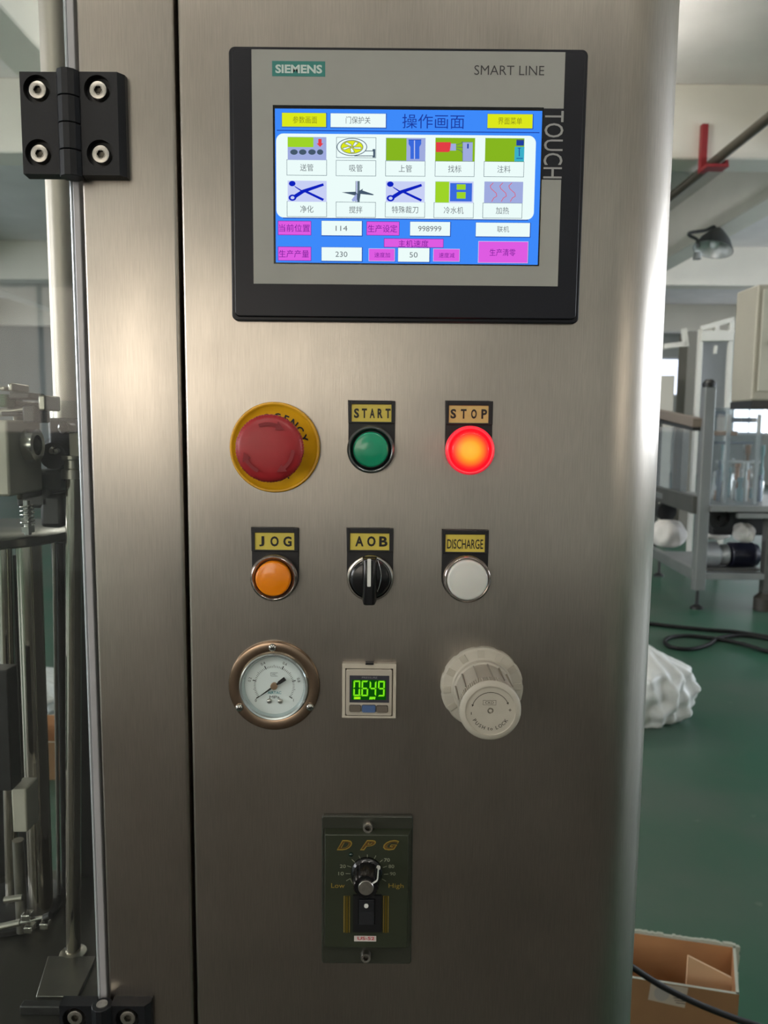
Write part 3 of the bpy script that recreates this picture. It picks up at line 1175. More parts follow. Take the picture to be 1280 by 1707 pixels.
# ---- emergency stop
YP = -0.004
c = at(457.5, 746, YP)
root = thing('emergency_stop_button', 'red mushroom emergency stop button on a round yellow collar', 'button', (c.x, 0, c.z))
YEL = mat('yellow_collar', (232, 172, 30), 0.27, var=0.06, scale=90, coat=0.3)
R_ = 75.6 * mpp(457, 746, YP)
mb = MB().lathe([(R_, 0.0), (R_, 0.003), (R_ - 0.0005, 0.0040), (R_ - 0.0014, 0.0042), (R_ - 0.0022, 0.0036), (R_ - 0.003, 0.0028), (R_ - 0.008, 0.0026), (0.014, 0.0024), (0.014, 0.0023), (0.0, 0.0023)], YEL, (c.x, 0, c.z), n=80)
col = sub(mb, 'collar', root, 'yellow collar', smooth=50)
mb = MB()
arc_text(mb, 'EMERGENCY', BLACKINK, c.x, c.z, -0.0029, 50.5 * mpp(457, 746, 0), [-63, -46, -29, -12, 5, 22, 38.5, 55, 72], 12.5 * mpp(457, 746, 0), bold=0.03)
arc_text(mb, 'STOP', BLACKINK, c.x, c.z, -0.0029, 50.5 * mpp(457, 746, 0), [207, 189, 171, 153], 12 * mpp(457, 746, 0), bold=0.015, inward=True)
sub(mb, 'collar_lettering', col)
mb = MB().lathe([(0.0125, 0.0024), (0.0125, 0.010), (0.0112, 0.012), (0.0112, 0.018), (0, 0.018)], BLACK, (c.x, 0, c.z), n=40)
sub(mb, 'stem', root, smooth=40)
RED = mat('red_cap', (158, 34, 40), 0.38, var=0.04, scale=80)
YC = -0.0275
rc = 56.8 * mpp(446, 750, YC)


def knurl(n, amp, zone):
    def f(a, h):
        return 1 + (amp * (1 if math.sin(a * n) > 0 else -1) if zone[0] <= h <= zone[1] else 0)
    return f


NK = 288
mb = MB().lathe([(0.0112, 0.0150), (rc - 0.004, 0.0165), (rc - 0.0006, 0.0190), (rc, 0.0205), (rc, 0.0250), (rc - 0.0008, 0.0268), (rc - 0.0030, 0.0280), (rc - 0.0065, 0.0286), (rc * 0.5, 0.0290), (0, 0.0291)], RED,
                (c.x, 0, c.z), n=NK, wob=knurl(72, 0.008, (0.0188, 0.0252)))
cap = sub(mb, 'mushroom_cap', root, 'red knurled cap', smooth=45)
RED2 = mat('red_cap_arrow', (128, 22, 30), 0.5)
mb = MB()


def arc_arrow(mb, cx, cz, r, w, d0, d1, y, m, head=1.9, t=0.0002, y1=None, n=24):
    """flat curved arrow, degrees clockwise from the top, head at d1."""
    sgn = 1 if d1 > d0 else -1
    dh = math.degrees(w * head * 1.3 / r) * sgn
    de = d1 - dh
    P = lambda rr, d: (cx + rr * math.sin(math.radians(d)), y, cz + rr * math.cos(math.radians(d)))
    vs, fs = [], []
    for i in range(n + 1):
        d = d0 + (de - d0) * i / n
        vs += [P(r - w / 2, d), P(r + w / 2, d)]
    fs = [(2 * i, 2 * i + 1, 2 * i + 3, 2 * i + 2) for i in range(n)]
    mb.add(vs, fs, m)
    mb.add([P(r - w * head * 0.7, de), P(r + w * head * 0.7, de), P(r, d1)], [(0, 1, 2)], m)


for d0, d1 in ((-22, 40), (92, 160), (205, 262)):
    arc_arrow(mb, c.x, c.z, rc * 0.72, 0.0020, d0, d1, -0.02935, RED2)
sub(mb, 'turn_arrow', cap)

# ================================================================== PRESSURE GAUGE
YP = -0.003
c = at(456.4, 1144.5, YP)
root = thing('pressure_gauge', 'round dial pressure gauge with bronze-tinted steel flange and white face', 'gauge', (c.x, 0, c.z))
s_ = mpp(456, 1144, YP)
FL_ = mat('gauge_flange_steel', (160, 138, 118), 0.24, 1.0, var=0.12, scale=60)
R_ = 76.3 * s_
ri = 57 * s_
mb = MB().lathe([(R_, 0), (R_, 0.0018), (R_ - 0.0006, 0.0028), (R_ - 0.0018, 0.0031), (ri + 0.001, 0.0030), (ri, 0.0026), (ri, 0.0)], FL_, (c.x, 0, c.z), n=96)
fo = sub(mb, 'flange', root, smooth=40)
mb = MB().lathe([(ri, 0.0), (ri, 0.0045), (ri - 0.0006, 0.0052), (ri - 0.0016, 0.0050), (ri - 0.0022, 0.0040), (ri - 0.003, 0.0015), (ri - 0.003, 0.0)], mat('gauge_rim', (196, 206, 206), 0.2, 0.75), (c.x, 0, c.z), n=96)
sub(mb, 'rim', root, smooth=40)
DIALW = mat('dial_face', (226, 232, 230), 0.5)
mb = MB().lathe([(ri - 0.003, 0.0), (ri - 0.003, 0.0012), (0, 0.0012)], DIALW, (c.x, 0, c.z), n=64)
dial = sub(mb, 'dial', root, 'white dial face', smooth=40)
mb = MB()
g = s_ * 0.99
for i in range(51):
    a = math.radians(216 - 252 * i / 50.0)
    r0, r1, w = 31.2 * g, (34.6 if i % 5 else 36.2) * g, 0.00013
    if i % 10 == 0:
        r1, w = 37.5 * g, 0.0003
    d = Vector((math.cos(a), 0, math.sin(a)))
    t = Vector((-math.sin(a), 0, math.cos(a)))
    o = Vector((c.x, -0.0013, c.z))
    mb.add([o + d * r0 - t * w, o + d * r1 - t * w, o + d * r1 + t * w, o + d * r0 + t * w], [(0, 1, 2, 3)], BLACKINK)
for txt, a, in (('0.2', 166), ('0.4', 116), ('0.6', 64.5), ('0.8', 14), ('1', -38), ('0', 220)):
    aa = math.radians(a)
    rr = 42.5 * g if len(txt) > 1 else 41 * g
    put_text(mb, txt, BLACKINK, c.x + rr * math.cos(aa), c.z + rr * math.sin(aa), -0.0013, h=4.6 * g, rot=aa - PI / 2 if len(txt) > 1 else 0)
put_text(mb, 'AIRTAC', mat('teal_ink', (50, 140, 150), 0.5), c.x + 0.3 * g, c.z - 12.2 * g, -0.0013, 23 * g, 4.8 * g, bold=0.015)
put_text(mb, 'MPa', BLACKINK, c.x + 0.3 * g, c.z - 20 * g, -0.0013, 17 * g, 5 * g)
BI = mat('grey_ink', (80, 90, 92), 0.6)
z = c.z + 19.5 * g
for q in ((-6, 6, 2.6, 3.2), (-6, -5.4, -2.6, 2.6), (-5.4, 6, -3.2, -2.6)):
    mb.add([(c.x + q[0] * g, -0.0013, z + q[2] * g), (c.x + q[1] * g, -0.0013, z + q[2] * g), (c.x + q[1] * g, -0.0013, z + q[3] * g), (c.x + q[0] * g, -0.0013, z + q[3] * g)], [(0, 1, 2, 3)], BI)
put_text(mb, 'MC', BI, c.x, z, -0.0013, 7 * g, 3 * g)
sub(mb, 'dial_print', dial)
for dx in (-8.3, 10):
    mb = MB().lathe([(4.4 * g, 0.0012), (4.4 * g, 0.0016), (3.2 * g, 0.0022), (0, 0.0025)], ZINC, (c.x + dx * g, 0, c.z - 27 * g), n=20)
    mb.box(c.x + dx * g - 3 * g, c.x + dx * g + 3 * g, -0.00262, -0.0022, c.z - 27 * g - 0.00014, c.z - 27 * g + 0.00014, BLACKINK)
    sub(mb, 'dial_screw', dial, smooth=40)
aa = math.radians(216)
d = Vector((math.cos(aa), 0, math.sin(aa)))
t = Vector((-math.sin(aa), 0, math.cos(aa)))
o = Vector((c.x, 0, c.z))


def lay(pts, y0, y1):
    P = [o + d * u + t * v for u, v in pts]
    return [(p.x, p.z) for p in P], y0, y1


mb = MB()
poly, y0, y1 = lay([(38 * g, 0.00008), (8 * g, 0.00055), (-8 * g, 0.0006), (-11 * g, 0.0011), (-23.5 * g, 0.0013), (-23.5 * g, -0.0013), (-11 * g, -0.0011), (-8 * g, -0.0006), (8 * g, -0.00055), (38 * g, -0.00008)], -0.0026, -0.0029)
mb.prism(poly, y0, y1, BLACKINK)
ptr = sub(mb, 'pointer', root, 'black pointer resting at zero')
mb = MB().lathe([(6 * g, 0.0012), (6 * g, 0.0030), (5 * g, 0.0034), (0, 0.0035)], mat('bronze_hub', (168, 138, 112), 0.35, 0.7), (c.x, 0, c.z), n=28)
sub(mb, 'hub', ptr, 'bronze hub', smooth=40)
mb = MB().lathe([(ri - 0.0022, 0.0041), (0, 0.0042)], clear_mat('gauge_glass', (250, 253, 253)), (c.x, 0, c.z), n=48)
sub(mb, 'glass', root, smooth=0)


def pan_screw(parent, x, z, y, r, name='screw'):
    mb = MB().lathe([(r, y), (r, y + r * 0.25), (r * 0.85, y + r * 0.6), (r * 0.5, y + r * 0.8), (0, y + r * 0.86)], CHROME, (x, 0, z), n=24)
    for a in (0.5, 0.5 + PI / 2):
        dx, dz = math.cos(a), math.sin(a)
        mb.obox((x - dx * r * 0.6, -(y + r * 0.78), z - dz * r * 0.6), (x + dx * r * 0.6, -(y + r * 0.78), z + dz * r * 0.6), r * 0.22, r * 0.24, BLACKINK, up=(0, 1, 0))
    return sub(mb, name, parent, smooth=40)


for px, py in ((453.7, 1079.7), (398.8, 1180), (516.5, 1179)):
    p = at(px, py, -0.004)
    pan_screw(root, p.x, p.z, 0.003, 6.6 * s_)

# ================================================================== DIGITAL PRESSURE SWITCH
YP = -0.004
K = lambda x, y: (550 + x / 9.846, 1090 + y / 9.846)


def kr(x0, y0, x1, y1, Y):
    a, b = at(*K(x0, (y0 + y1) / 2), Y), at(*K(x1, (y0 + y1) / 2), Y)
    e, f = at(*K((x0 + x1) / 2, y0), Y), at(*K((x0 + x1) / 2, y1), Y)
    return a.x, b.x, f.z, e.z


a, b, z0, z1 = kr(200, 162, 1083, 1052, YP)
root = thing('digital_pressure_switch', 'square beige digital pressure switch with green glowing readout', 'pressure switch', ((a + b) / 2, 0, (z0 + z1) / 2))
BEI = mat('beige_plastic', (188, 180, 164), 0.45, var=0.03, scale=100)
BEI2 = mat('beige_plastic_face', (176, 168, 154), 0.45, var=0.03, scale=100)
ia, ib, iz0, iz1 = kr(250, 240, 1030, 1020, YP)
mb = MB()
# frame of four bars around a recessed groove
for q in ((a, ia, z0, z1), (ib, b, z0, z1), (ia, ib, iz1, z1), (ia, ib, z0, iz0)):
    mb.box(q[0], q[1], 0.0, YP, q[2], q[3], BEI)
sub(mb, 'mounting_frame', root, bevel=0.0)
gp = 0.0005
mb = MB()
mb.prism(rrect(ia + gp, ib - gp, iz0 + gp, iz1 - gp, 0.0012), 0.0, YP - 0.0006, BEI2)
body = sub(mb, 'body', root, bevel=0.0004)
mb = MB().box(ia, ib, 0.0, -0.001, iz0, iz1, DARKGAP)
sub(mb, 'groove', root)
q = kr(583, 148, 717, 180, YP)
sub(MB().box(q[0], q[1], 0, YP - 0.0003, q[2], q[3], BLACK), 'clip', root)
YQ = YP - 0.0007
q = kr(320, 357, 972, 800, YQ)
LCDB = mat('readout_window', (58, 58, 66), 0.2, var=0.05, scale=200, coat=0.3)
win = sub(MB().box(q[0], q[1], YP - 0.0006, YQ, q[2], q[3], LCDB), 'readout_window', root)
LG = emis('readout_green', (130, 238, 30), 0.95)
LGD = emis('readout_glow', (10, 74, 8), 1.0)
LYE = emis('readout_yellow', (190, 235, 20), 0.95)
LOR = emis('readout_orange', (190, 120, 30), 0.8)
mb = MB()


def kf(mb, pts, m, lay=1):
    y = YQ - 0.00008 * lay
    vs = []
    for p in pts:
        w = at(*K(*p), y)
        vs.append((w.x, y, w.z))
    mb.add(vs, [tuple(range(len(vs)))], m)


kf(mb, [(362, 425), (920, 432), (915, 755), (352, 755)], LGD, 1)


def seg(mb, x, y, w, h, on, lean=8):
    t = 26.0
    def q(u, v):
        return (x + u - lean * (v / h), y + v)
    S = {'a': [(4, 0), (w - 4, 0), (w - t, t), (t, t)], 'g': [(t * .6, h / 2), (t, h / 2 - t / 2), (w - t, h / 2 - t / 2), (w - t * .6, h / 2), (w - t, h / 2 + t / 2), (t, h / 2 + t / 2)],
         'd': [(t, h - t), (w - t, h - t), (w - 4, h), (4, h)], 'f': [(0, 6), (t, t + 4), (t, h / 2 - t / 2 - 4), (0, h / 2 - 5)], 'b': [(w, 6), (w - t, t + 4), (w - t, h / 2 - t / 2 - 4), (w, h / 2 - 5)],
         'e': [(0, h / 2 + 5), (t, h / 2 + t / 2 + 4), (t, h - t - 4), (0, h - 6)], 'c': [(w, h / 2 + 5), (w - t, h / 2 + t / 2 + 4), (w - t, h - t - 4), (w, h - 6)]}
    for k_ in on:
        kf(mb, [q(*p) for p in S[k_]], LG, 2)


seg(mb, 388, 437, 112, 256, 'abcdef')
seg(mb, 520, 439, 112, 256, 'acdefg')
seg(mb, 652, 441, 112, 256, 'bcfg')
seg(mb, 790, 443, 112, 256, 'abcdfg')
kf(mb, [(490, 672), (503, 672), (501, 690), (488, 690)], LG, 2)
kf(mb, [(392, 705), (502, 705), (500, 745), (390, 745)], LG, 2)
kf(mb, [(415, 713), (480, 713), (478, 737), (413, 737)], LYE, 3)
kf(mb, [(650, 705), (748, 705), (740, 748), (718, 748), (712, 738), (700, 748), (642, 748)], LG, 2)
sub(mb, 'digits', win, 'green digits 0.649')
mb = MB()
q = kr(345, 374, 780, 404, YQ)
put_text(mb, 'PRESSURE', mat('faint_print', (120, 118, 124), 0.5), q[1] - (q[1] - q[0]) * 0.3, (q[2] + q[3]) / 2, YQ - 0.0001, (q[1] - q[0]) * 0.58, q[3] - q[2])
sub(mb, 'window_lettering', win)
for x0, y0, x1, y1, m, lb in ((320, 850, 502, 956, mat('grey_key', (98, 90, 80), 0.45), None), (525, 848, 746, 964, mat('blue_key', (72, 96, 136), 0.4), 'blue middle key'), (765, 856, 947, 966, MATS.get('grey_key'), None)):
    q = kr(x0, y0, x1, y1, YQ - 0.001)
    mb = MB()
    mb.prism(rrect(q[0] - 0.0002, q[1] + 0.0002, q[2] - 0.0002, q[3] + 0.0002, 0.001), YP - 0.0006, YP - 0.0009, BLACK)
    mb.prism(rrect(q[0], q[1], q[2], q[3], 0.0009), YP - 0.0009, YP - 0.0018, m)
    sub(mb, 'key', body, lb, bevel=0.0002)

# ================================================================== PRESSURE REGULATOR
c = at(803.5, 1147, -0.004)
root = thing('pressure_regulator', 'light grey pressure regulator knob marked PUSH to LOCK on a notched panel nut', 'regulator', (c.x, 0, c.z))
GR = mat('grey_nylon', (176, 170, 156), 0.5, var=0.04, scale=120)
GRD = mat('grey_nylon_dark', (146, 140, 128), 0.5, var=0.04, scale=120)
s_ = mpp(804, 1147, -0.004)
R_ = 69 * s_
n = 12
mb = MB().lathe([(R_, 0), (R_, 0.0030), (R_ - 0.0006, 0.0038), (R_ - 0.002, 0.0042), (R_ - 0.0065, 0.0046), (R_ - 0.0075, 0.0052), (0.0185, 0.0054), (0.0180, 0.0)], GR, (c.x, 0, c.z), n=144,
                wob=lambda a, h: 1 - (0.018 if (math.sin(a * n) > 0.72 and h < 0.0043) else 0))
nut = sub(mb, 'panel_nut', root, smooth=40)
for i in range(n):
    a = 2 * PI * (i + 0.1) / n
    d = Vector((math.cos(a), 0, math.sin(a)))
    t = Vector((-math.sin(a), 0, math.cos(a)))
    oo = Vector((c.x, -0.0042, c.z))
    mb = MB()
    mb.obox(oo + d * (R_ - 0.0064), oo + d * (R_ - 0.0012), 0.0042, 0.0011, GR, up=(0, 1, 0))
    sub(mb, 'notch_rib', nut, bevel=0.0002)
mb = MB().lathe([(0.0185, 0.0), (0.0185, 0.0052), (0.0180, 0.0072), (0.0186, 0.0080), (0.0184, 0.0094), (0.0172, 0.0102), (0.0172, 0.005)], GR, (c.x, 0, c.z), n=80)
sub(mb, 'collar', root, smooth=40)
YK = 0.0435
s2 = mpp(819, 1192, -YK)
rk = 52 * s2
slots = lambda a, h: 1.0


def grip(a, h):
    v = 1.0
    if YK - 0.0085 <= h <= YK - 0.0018:
        k_ = (a / (2 * PI) * 84) % 1.0
        v -= 0.035 if k_ < 0.42 else 0
    return v


mb = MB().lathe([(rk - 0.0008, 0.008), (rk - 0.0004, YK - 0.0105), (rk - 0.0004, YK - 0.0088), (rk - 0.0004, YK - 0.0084), (rk, YK - 0.0080), (rk, YK - 0.0020), (rk - 0.0002, YK - 0.0015), (rk - 0.0012, YK - 0.0004), (rk - 0.0034, YK), (rk * 0.82, YK - 0.0001), (rk * 0.80, YK - 0.0007), (0.0018, YK - 0.0007), (0.0015, YK - 0.0022), (0.0010, YK - 0.0022), (0.0009, YK - 0.0004), (0, YK - 0.0002)],
                GR, (c.x, 0, c.z), n=336, wob=grip)
knob = sub(mb, 'knob', root, 'grey knurled knob', smooth=40)
for a in (112, 84, 140, 60, 168, 40):
    a = math.radians(a)
    d = Vector((math.cos(a), 0, math.sin(a)))
    oo = Vector((c.x, 0, c.z)) + d * (rk - 0.0002)
    mb = MB().obox(oo + Vector((0, -0.012, 0)), oo + Vector((0, -YK + 0.0085, 0)), 0.0006, 0.0012, GRD, up=d)
    sub(mb, 'body_rib', knob)
INK = mat('engraved_dark', (58, 54, 48), 0.6)
yk = -YK + 0.0006
mb = MB()
arc_text(mb, 'PUSH', INK, c.x, c.z, yk, 31 * s2, [237, 225, 213, 201], 6.0 * s2, bold=0.01, inward=True)
arc_text(mb, 't', INK, c.x, c.z, yk, 31.4 * s2, [185], 5.2 * s2, bold=0.01, inward=True)
arc_text(mb, 'o', INK, c.x, c.z, yk, 32 * s2, [176], 4.0 * s2, bold=0.01, inward=True)
arc_text(mb, 'LOCK', INK, c.x, c.z, yk, 31 * s2, [159, 147, 135, 123], 6.0 * s2, bold=0.01, inward=True)
put_text(mb, '+', INK, c.x + 32.5 * s2, c.z + 1.5 * s2, yk, h=5 * s2)
put_text(mb, '-', INK, c.x - 32 * s2, c.z - 5 * s2, yk, w=4.5 * s2, h=1.0 * s2, rot=PI / 2)
put_text(mb, 'CKD', INK, c.x - 2 * s2, c.z + 14 * s2, yk, 14 * s2, 4.6 * s2)
for q in ((-13, 9, 9.8, 10.3), (-13, 9, 17.8, 18.3), (-13, -12.5, 9.8, 18.3), (8.5, 9, 9.8, 18.3)):
    mb.add([(c.x + q[0] * s2, yk, c.z + q[2] * s2), (c.x + q[1] * s2, yk, c.z + q[2] * s2), (c.x + q[1] * s2, yk, c.z + q[3] * s2), (c.x + q[0] * s2, yk, c.z + q[3] * s2)], [(0, 1, 2, 3)], INK)
arc_arrow(mb, c.x, c.z, 31.5 * s2, 0.00035, 0, 70, yk, INK, head=3)
arc_arrow(mb, c.x, c.z, 31.5 * s2, 0.00035, 0, -78, yk, INK, head=3)
sub(mb, 'knob_lettering', knob)

# ================================================================== MOTOR SPEED CONTROLLER
G = lambda x, y: (520 + x / 6.095, 1340 + y / 6.095)


def gr(x0, y0, x1, y1, Y):
    a, b = at(*G(x0, (y0 + y1) / 2), Y), at(*G(x1, (y0 + y1) / 2), Y)
    e, f = at(*G((x0 + x1) / 2, y0), Y), at(*G((x0 + x1) / 2, y1), Y)
    return a.x, b.x, f.z, e.z


GRN = mat('dark_green_plastic', (46, 48, 40), 0.34, var=0.06, scale=60, bump=0.03, bscale=900)
GRN2 = mat('dark_green_face', (40, 45, 32), 0.4, var=0.05, scale=50)
a, b, z0, z1 = gr(98, 128, 1018, 1625, -0.003)
root = thing('motor_speed_controller', 'dark green motor speed controller with dial knob and rocker switch low on the cabinet', 'speed controller', ((a + b) / 2, 0, (z0 + z1) / 2))
mb = MB().prism(rrect(a, b, z0, z1, 0.0018), 0, -0.003, GRN)
sub(mb, 'base_plate', root, bevel=0.0006, smooth=40)
YC = -0.0095
ra, rb, rz0, rz1 = gr(132, 318, 972, 1462, YC)
mb = MB()
o4 = [(ra - 0.0008, -0.003, rz0 - 0.001), (rb + 0.0022, -0.003, rz0 - 0.001), (rb + 0.0022, -0.003, rz1 + 0.0012), (ra - 0.0008, -0.003, rz1 + 0.0012)]
i4 = [(ra, YC, rz0), (rb, YC, rz0), (rb, YC, rz1), (ra, YC, rz1)]
mb.add(o4 + i4, [(0, 1, 5, 4), (1, 2, 6, 5), (2, 3, 7, 6), (3, 0, 4, 7), (4, 5, 6, 7), (3, 2, 1, 0)], GRN2)
face = sub(mb, 'raised_cover', root, bevel=0.0004, smooth=30)


def socket_screw(parent, px, py, Ybase, hgt, r_px, name='cap_screw'):
    p = at(px, py, Ybase - hgt)
    r = r_px * mpp(px, py, Ybase - hgt)
    y = -Ybase
    mb = MB().lathe([(r, y), (r, y + hgt * 0.88), (r * 0.93, y + hgt), (r * 0.62, y + hgt), (r * 0.60, y + hgt * 0.98)], ZINC, (p.x, 0, p.z), n=36)
    mb.lathe([(r * 0.60, y + hgt * 0.985), (r * 0.5, y + hgt * 0.97)], CHROME, (p.x, 0, p.z), n=6)
    mb.lathe([(r * 0.56, y + hgt * 0.99), (r * 0.56, y + hgt * 0.45), (0, y + hgt * 0.4)], mat('socket_dark', (96, 92, 84), 0.4, 0.9), (p.x, 0, p.z), n=6)
    mb.lathe([(r * 0.63, y + hgt * 0.99), (r * 0.5, y + hgt * 0.99)], CHROME, (p.x, 0, p.z), n=6, a0=0.0)
    return sub(mb, name, parent, smooth=40)


socket_screw(root, 612.9, 1381.5, -0.003, 0.0045, 8.4)
socket_screw(root, 609.6, 1598.0, -0.003, 0.0045, 8.4)
GOLD = mat('gold_print', (186, 158, 72), 0.3, 0.6)
GOLD2 = mat('gold_shadow', (120, 84, 36), 0.4, 0.4)
WP = mat('pale_green_print', (150, 154, 132), 0.5)
mb = MB()
for ch, x0, x1 in (('D', 252, 408), ('P', 488, 650), ('G', 722, 886)):
    q = gr(x0, 366, x1, 470, YC)
    y = YC - 0.0002
    put_text(mb, ch, GOLD, (q[0] + q[1]) / 2, (q[2] + q[3]) / 2, y, q[1] - q[0], q[3] - q[2], bold=0.05, shear=0.45)
    put_text(mb, ch, GRN2, (q[0] + q[1]) / 2, (q[2] + q[3]) / 2, y - 0.0001, (q[1] - q[0]) * 0.86, (q[3] - q[2]) * 0.78, bold=0.012, shear=0.45)
    put_text(mb, ch, GOLD2, (q[0] + q[1]) / 2, (q[2] + q[3]) / 2, y - 0.0002, (q[1] - q[0]) * 0.82, (q[3] - q[2]) * 0.72, bold=-0.015, shear=0.45)
sub(mb, 'emblem_lettering', face, 'gold outlined letters D P G')
mb = MB()


def gl(p, q_, w=0.00018, m=WP):
    A, B = at(*G(*p), YC), at(*G(*q_), YC)
    y = YC - 0.0002
    dd = (B - A).normalized()
    t_ = Vector((-dd.z, 0, dd.x)) * w
    mb.add([(A.x - t_.x, y, A.z - t_.z), (B.x - t_.x, y, B.z - t_.z), (B.x + t_.x, y, B.z + t_.z), (A.x + t_.x, y, A.z + t_.z)], [(0, 1, 2, 3)], m)


for p, q_ in (((342, 707), (390, 708)), ((357, 628), (398, 641)), ((403, 562), (436, 592)), ((476, 525), (493, 560)), ((562, 513), (562, 552)), ((650, 523), (632, 557)), ((716, 568), (690, 590)),
              ((760, 632), (722, 645)), ((775, 712), (730, 715)), ((752, 785), (712, 762)), ((348, 780), (388, 757)), ((388, 757), (412, 806))):
    gl(p, q_)


def gt(txt, x0, y0, x1, y1, m=WP, bold=0.0):
    q = gr(x0, y0, x1, y1, YC)
    put_text(mb, txt, m, (q[0] + q[1]) / 2, (q[2] + q[3]) / 2, YC - 0.0002, q[1] - q[0], q[3] - q[2], bold=bold)


gt('10', 268, 690, 322, 725)
gt('20', 284, 616, 342, 650)
gt('70', 732, 552, 790, 586)
gt('80', 778, 617, 834, 651)
gt('90', 792, 692, 848, 726)
gt('Low', 195, 805, 332, 852, GOLD)
gt('High', 778, 808, 930, 866, GOLD)
sub(mb, 'dial_scale', face)
p = at(*G(397, 512), YC)
sub(MB().lathe([(0.0014, -YC), (0.0014, -YC + 0.0006), (0.0007, -YC + 0.0014), (0, -YC + 0.0016)], mat('dark_green_lens', (12, 40, 34), 0.1), (p.x, 0, p.z), n=16), 'indicator_lamp', face, smooth=50)
kc = at(611, 1453, YC)
kh = at(609.9, 1475, YC - 0.0195)
y = -YC
k2 = 26 * mpp(612, 1455, YC)


def fl12(a, h):
    return 1 - (0.05 if (math.sin(a * 12) > 0.3 and h > y + 0.003) else 0)


mb = MB().lathe([(k2, y), (k2, y + 0.002), (k2 * 0.93, y + 0.0028), (k2 * 0.86, y + 0.0034), (k2 * 0.80, y + 0.0155), (k2 * 0.74, y + 0.0166), (0, y + 0.0168)], BLACKG, (kc.x, 0, kc.z), n=96, wob=fl12)
dk = sub(mb, 'dial_knob', root, smooth=40)
mb = MB().lathe([(12.8 * mpp(610, 1475, YC - 0.017), y + 0.0168), (12.8 * mpp(610, 1475, YC - 0.017), y + 0.0176), (12.0 * mpp(610, 1475, YC - 0.017), y + 0.018), (0, y + 0.018)], ZINC, (kc.x, 0, kc.z), n=48)
sub(mb, 'metal_cap', dk, 'spun metal cap', smooth=30)
mb = MB()
d = Vector((math.cos(math.radians(33)), 0, math.sin(math.radians(33))))
o = Vector((kc.x, 0, kc.z))
A = o + d * (k2 * 0.48) + Vector((0, -y - 0.0171, 0))
B = o + d * (k2 * 0.78) + Vector((0, -y - 0.0168, 0))
Cc = o + d * (k2 * 0.84) + Vector((0, -y - 0.0155, 0))
E_ = o + d * (k2 * 0.90) + Vector((0, -y - 0.0036, 0))
mb.tube([A, B, Cc, E_], 0.0005, WHITEINK, 8)
mb.cyl(E_ + Vector((0, 0.0006, 0)), E_ + Vector((0, -0.0004, 0)), 0.0013, WHITEINK, 16)
sub(mb, 'pointer_line', dk, 'white pointer line', smooth=40)
# rocker switch
YR = YC - 0.002
q = gr(415, 937, 706, 1305, YR)
mb = MB()
qi = gr(470, 965, 640, 1225, YR)
for w in ((q[0], qi[0], q[2], q[3]), (qi[1], q[1], q[2], q[3]), (qi[0], qi[1], qi[3], q[3]), (qi[0], qi[1], q[2], qi[2])):
    mb.box(w[0], w[1], YC, YR, w[2], w[3], BLACK)
rk_ = sub(mb, 'rocker_switch', root, bevel=0.0)
mb = MB()
a_, b_, c_, d_ = qi[0] + 0.0004, qi[1] - 0.0004, qi[2] + 0.0004, qi[3] - 0.0004
zm = (c_ + d_) / 2
prof = [(d_, -YC), (d_, -YR + 0.0006), (zm, -YR + 0.0006), (c_, -YR + 0.0014), (c_, -YC)]
n = len(prof)
mb.add([(a_, -v, z) for z, v in prof] + [(b_, -v, z) for z, v in prof], [tuple(range(n)), tuple(reversed(range(n, 2 * n)))] + [(i, (i + 1) % n, n + (i + 1) % n, n + i) for i in range(n)],
       mat('rocker_black', (20, 21, 26), 0.45))
sub(mb, 'rocker', rk_, bevel=0.0003)
p = at(*G(551, 1037), YR - 0.001)
sub(MB().lathe([(3.6 * mpp(610, 1510, YR), -YR + 0.0), (3.6 * mpp(610, 1510, YR), -YR + 0.0013), (0, -YR + 0.0014)], WHITEINK, (p.x, 0, p.z), n=20), 'dot', rk_, 'white dot')
GB = mat('gold_bar', (104, 88, 28), 0.35, 0.5)
for x0, x1 in ((322, 385), (722, 778)):
    q = gr(x0, 935, x1, 1305, YC)
    mb = MB().box(q[0], q[1], YC, YC - 0.0003, q[2], q[3], GOLD)
    w = (q[1] - q[0]) * 0.14
    mb.box(q[0] + w, q[1] - w, YC - 0.0003, YC - 0.0005, q[2], q[3], GRN2)
    mb.box(q[0] + w * 2, q[1] - w * 2, YC - 0.0005, YC - 0.0007, q[2], q[3], GB)
    sub(mb, 'gold_bar', face, 'gold printed bar')
q = gr(428, 1341, 652, 1396, YC)
st = sub(MB().box(q[0], q[1], YC, YC - 0.0002, q[2], q[3], mat('sticker_white', (196, 190, 184), 0.5)), 'sticker', face, 'white sticker printed US-52')
mb = MB()
q = gr(462, 1346, 634, 1380, YC)
put_text(mb, 'US-52', mat('sticker_red', (178, 44, 60), 0.5), (q[0] + q[1]) / 2, (q[2] + q[3]) / 2, YC - 0.0004, q[1] - q[0], q[3] - q[2], bold=0.02)
o_ = sub(mb, 'sticker_lettering', root)

# ================================================================== HINGES
HB = mat('hinge_black', (20, 21, 25), 0.42, var=0.12, scale=500, bump=0.12, bscale=3000, spec=0.3)
HBD = mat('hinge_recess', (12, 12, 14), 0.45)


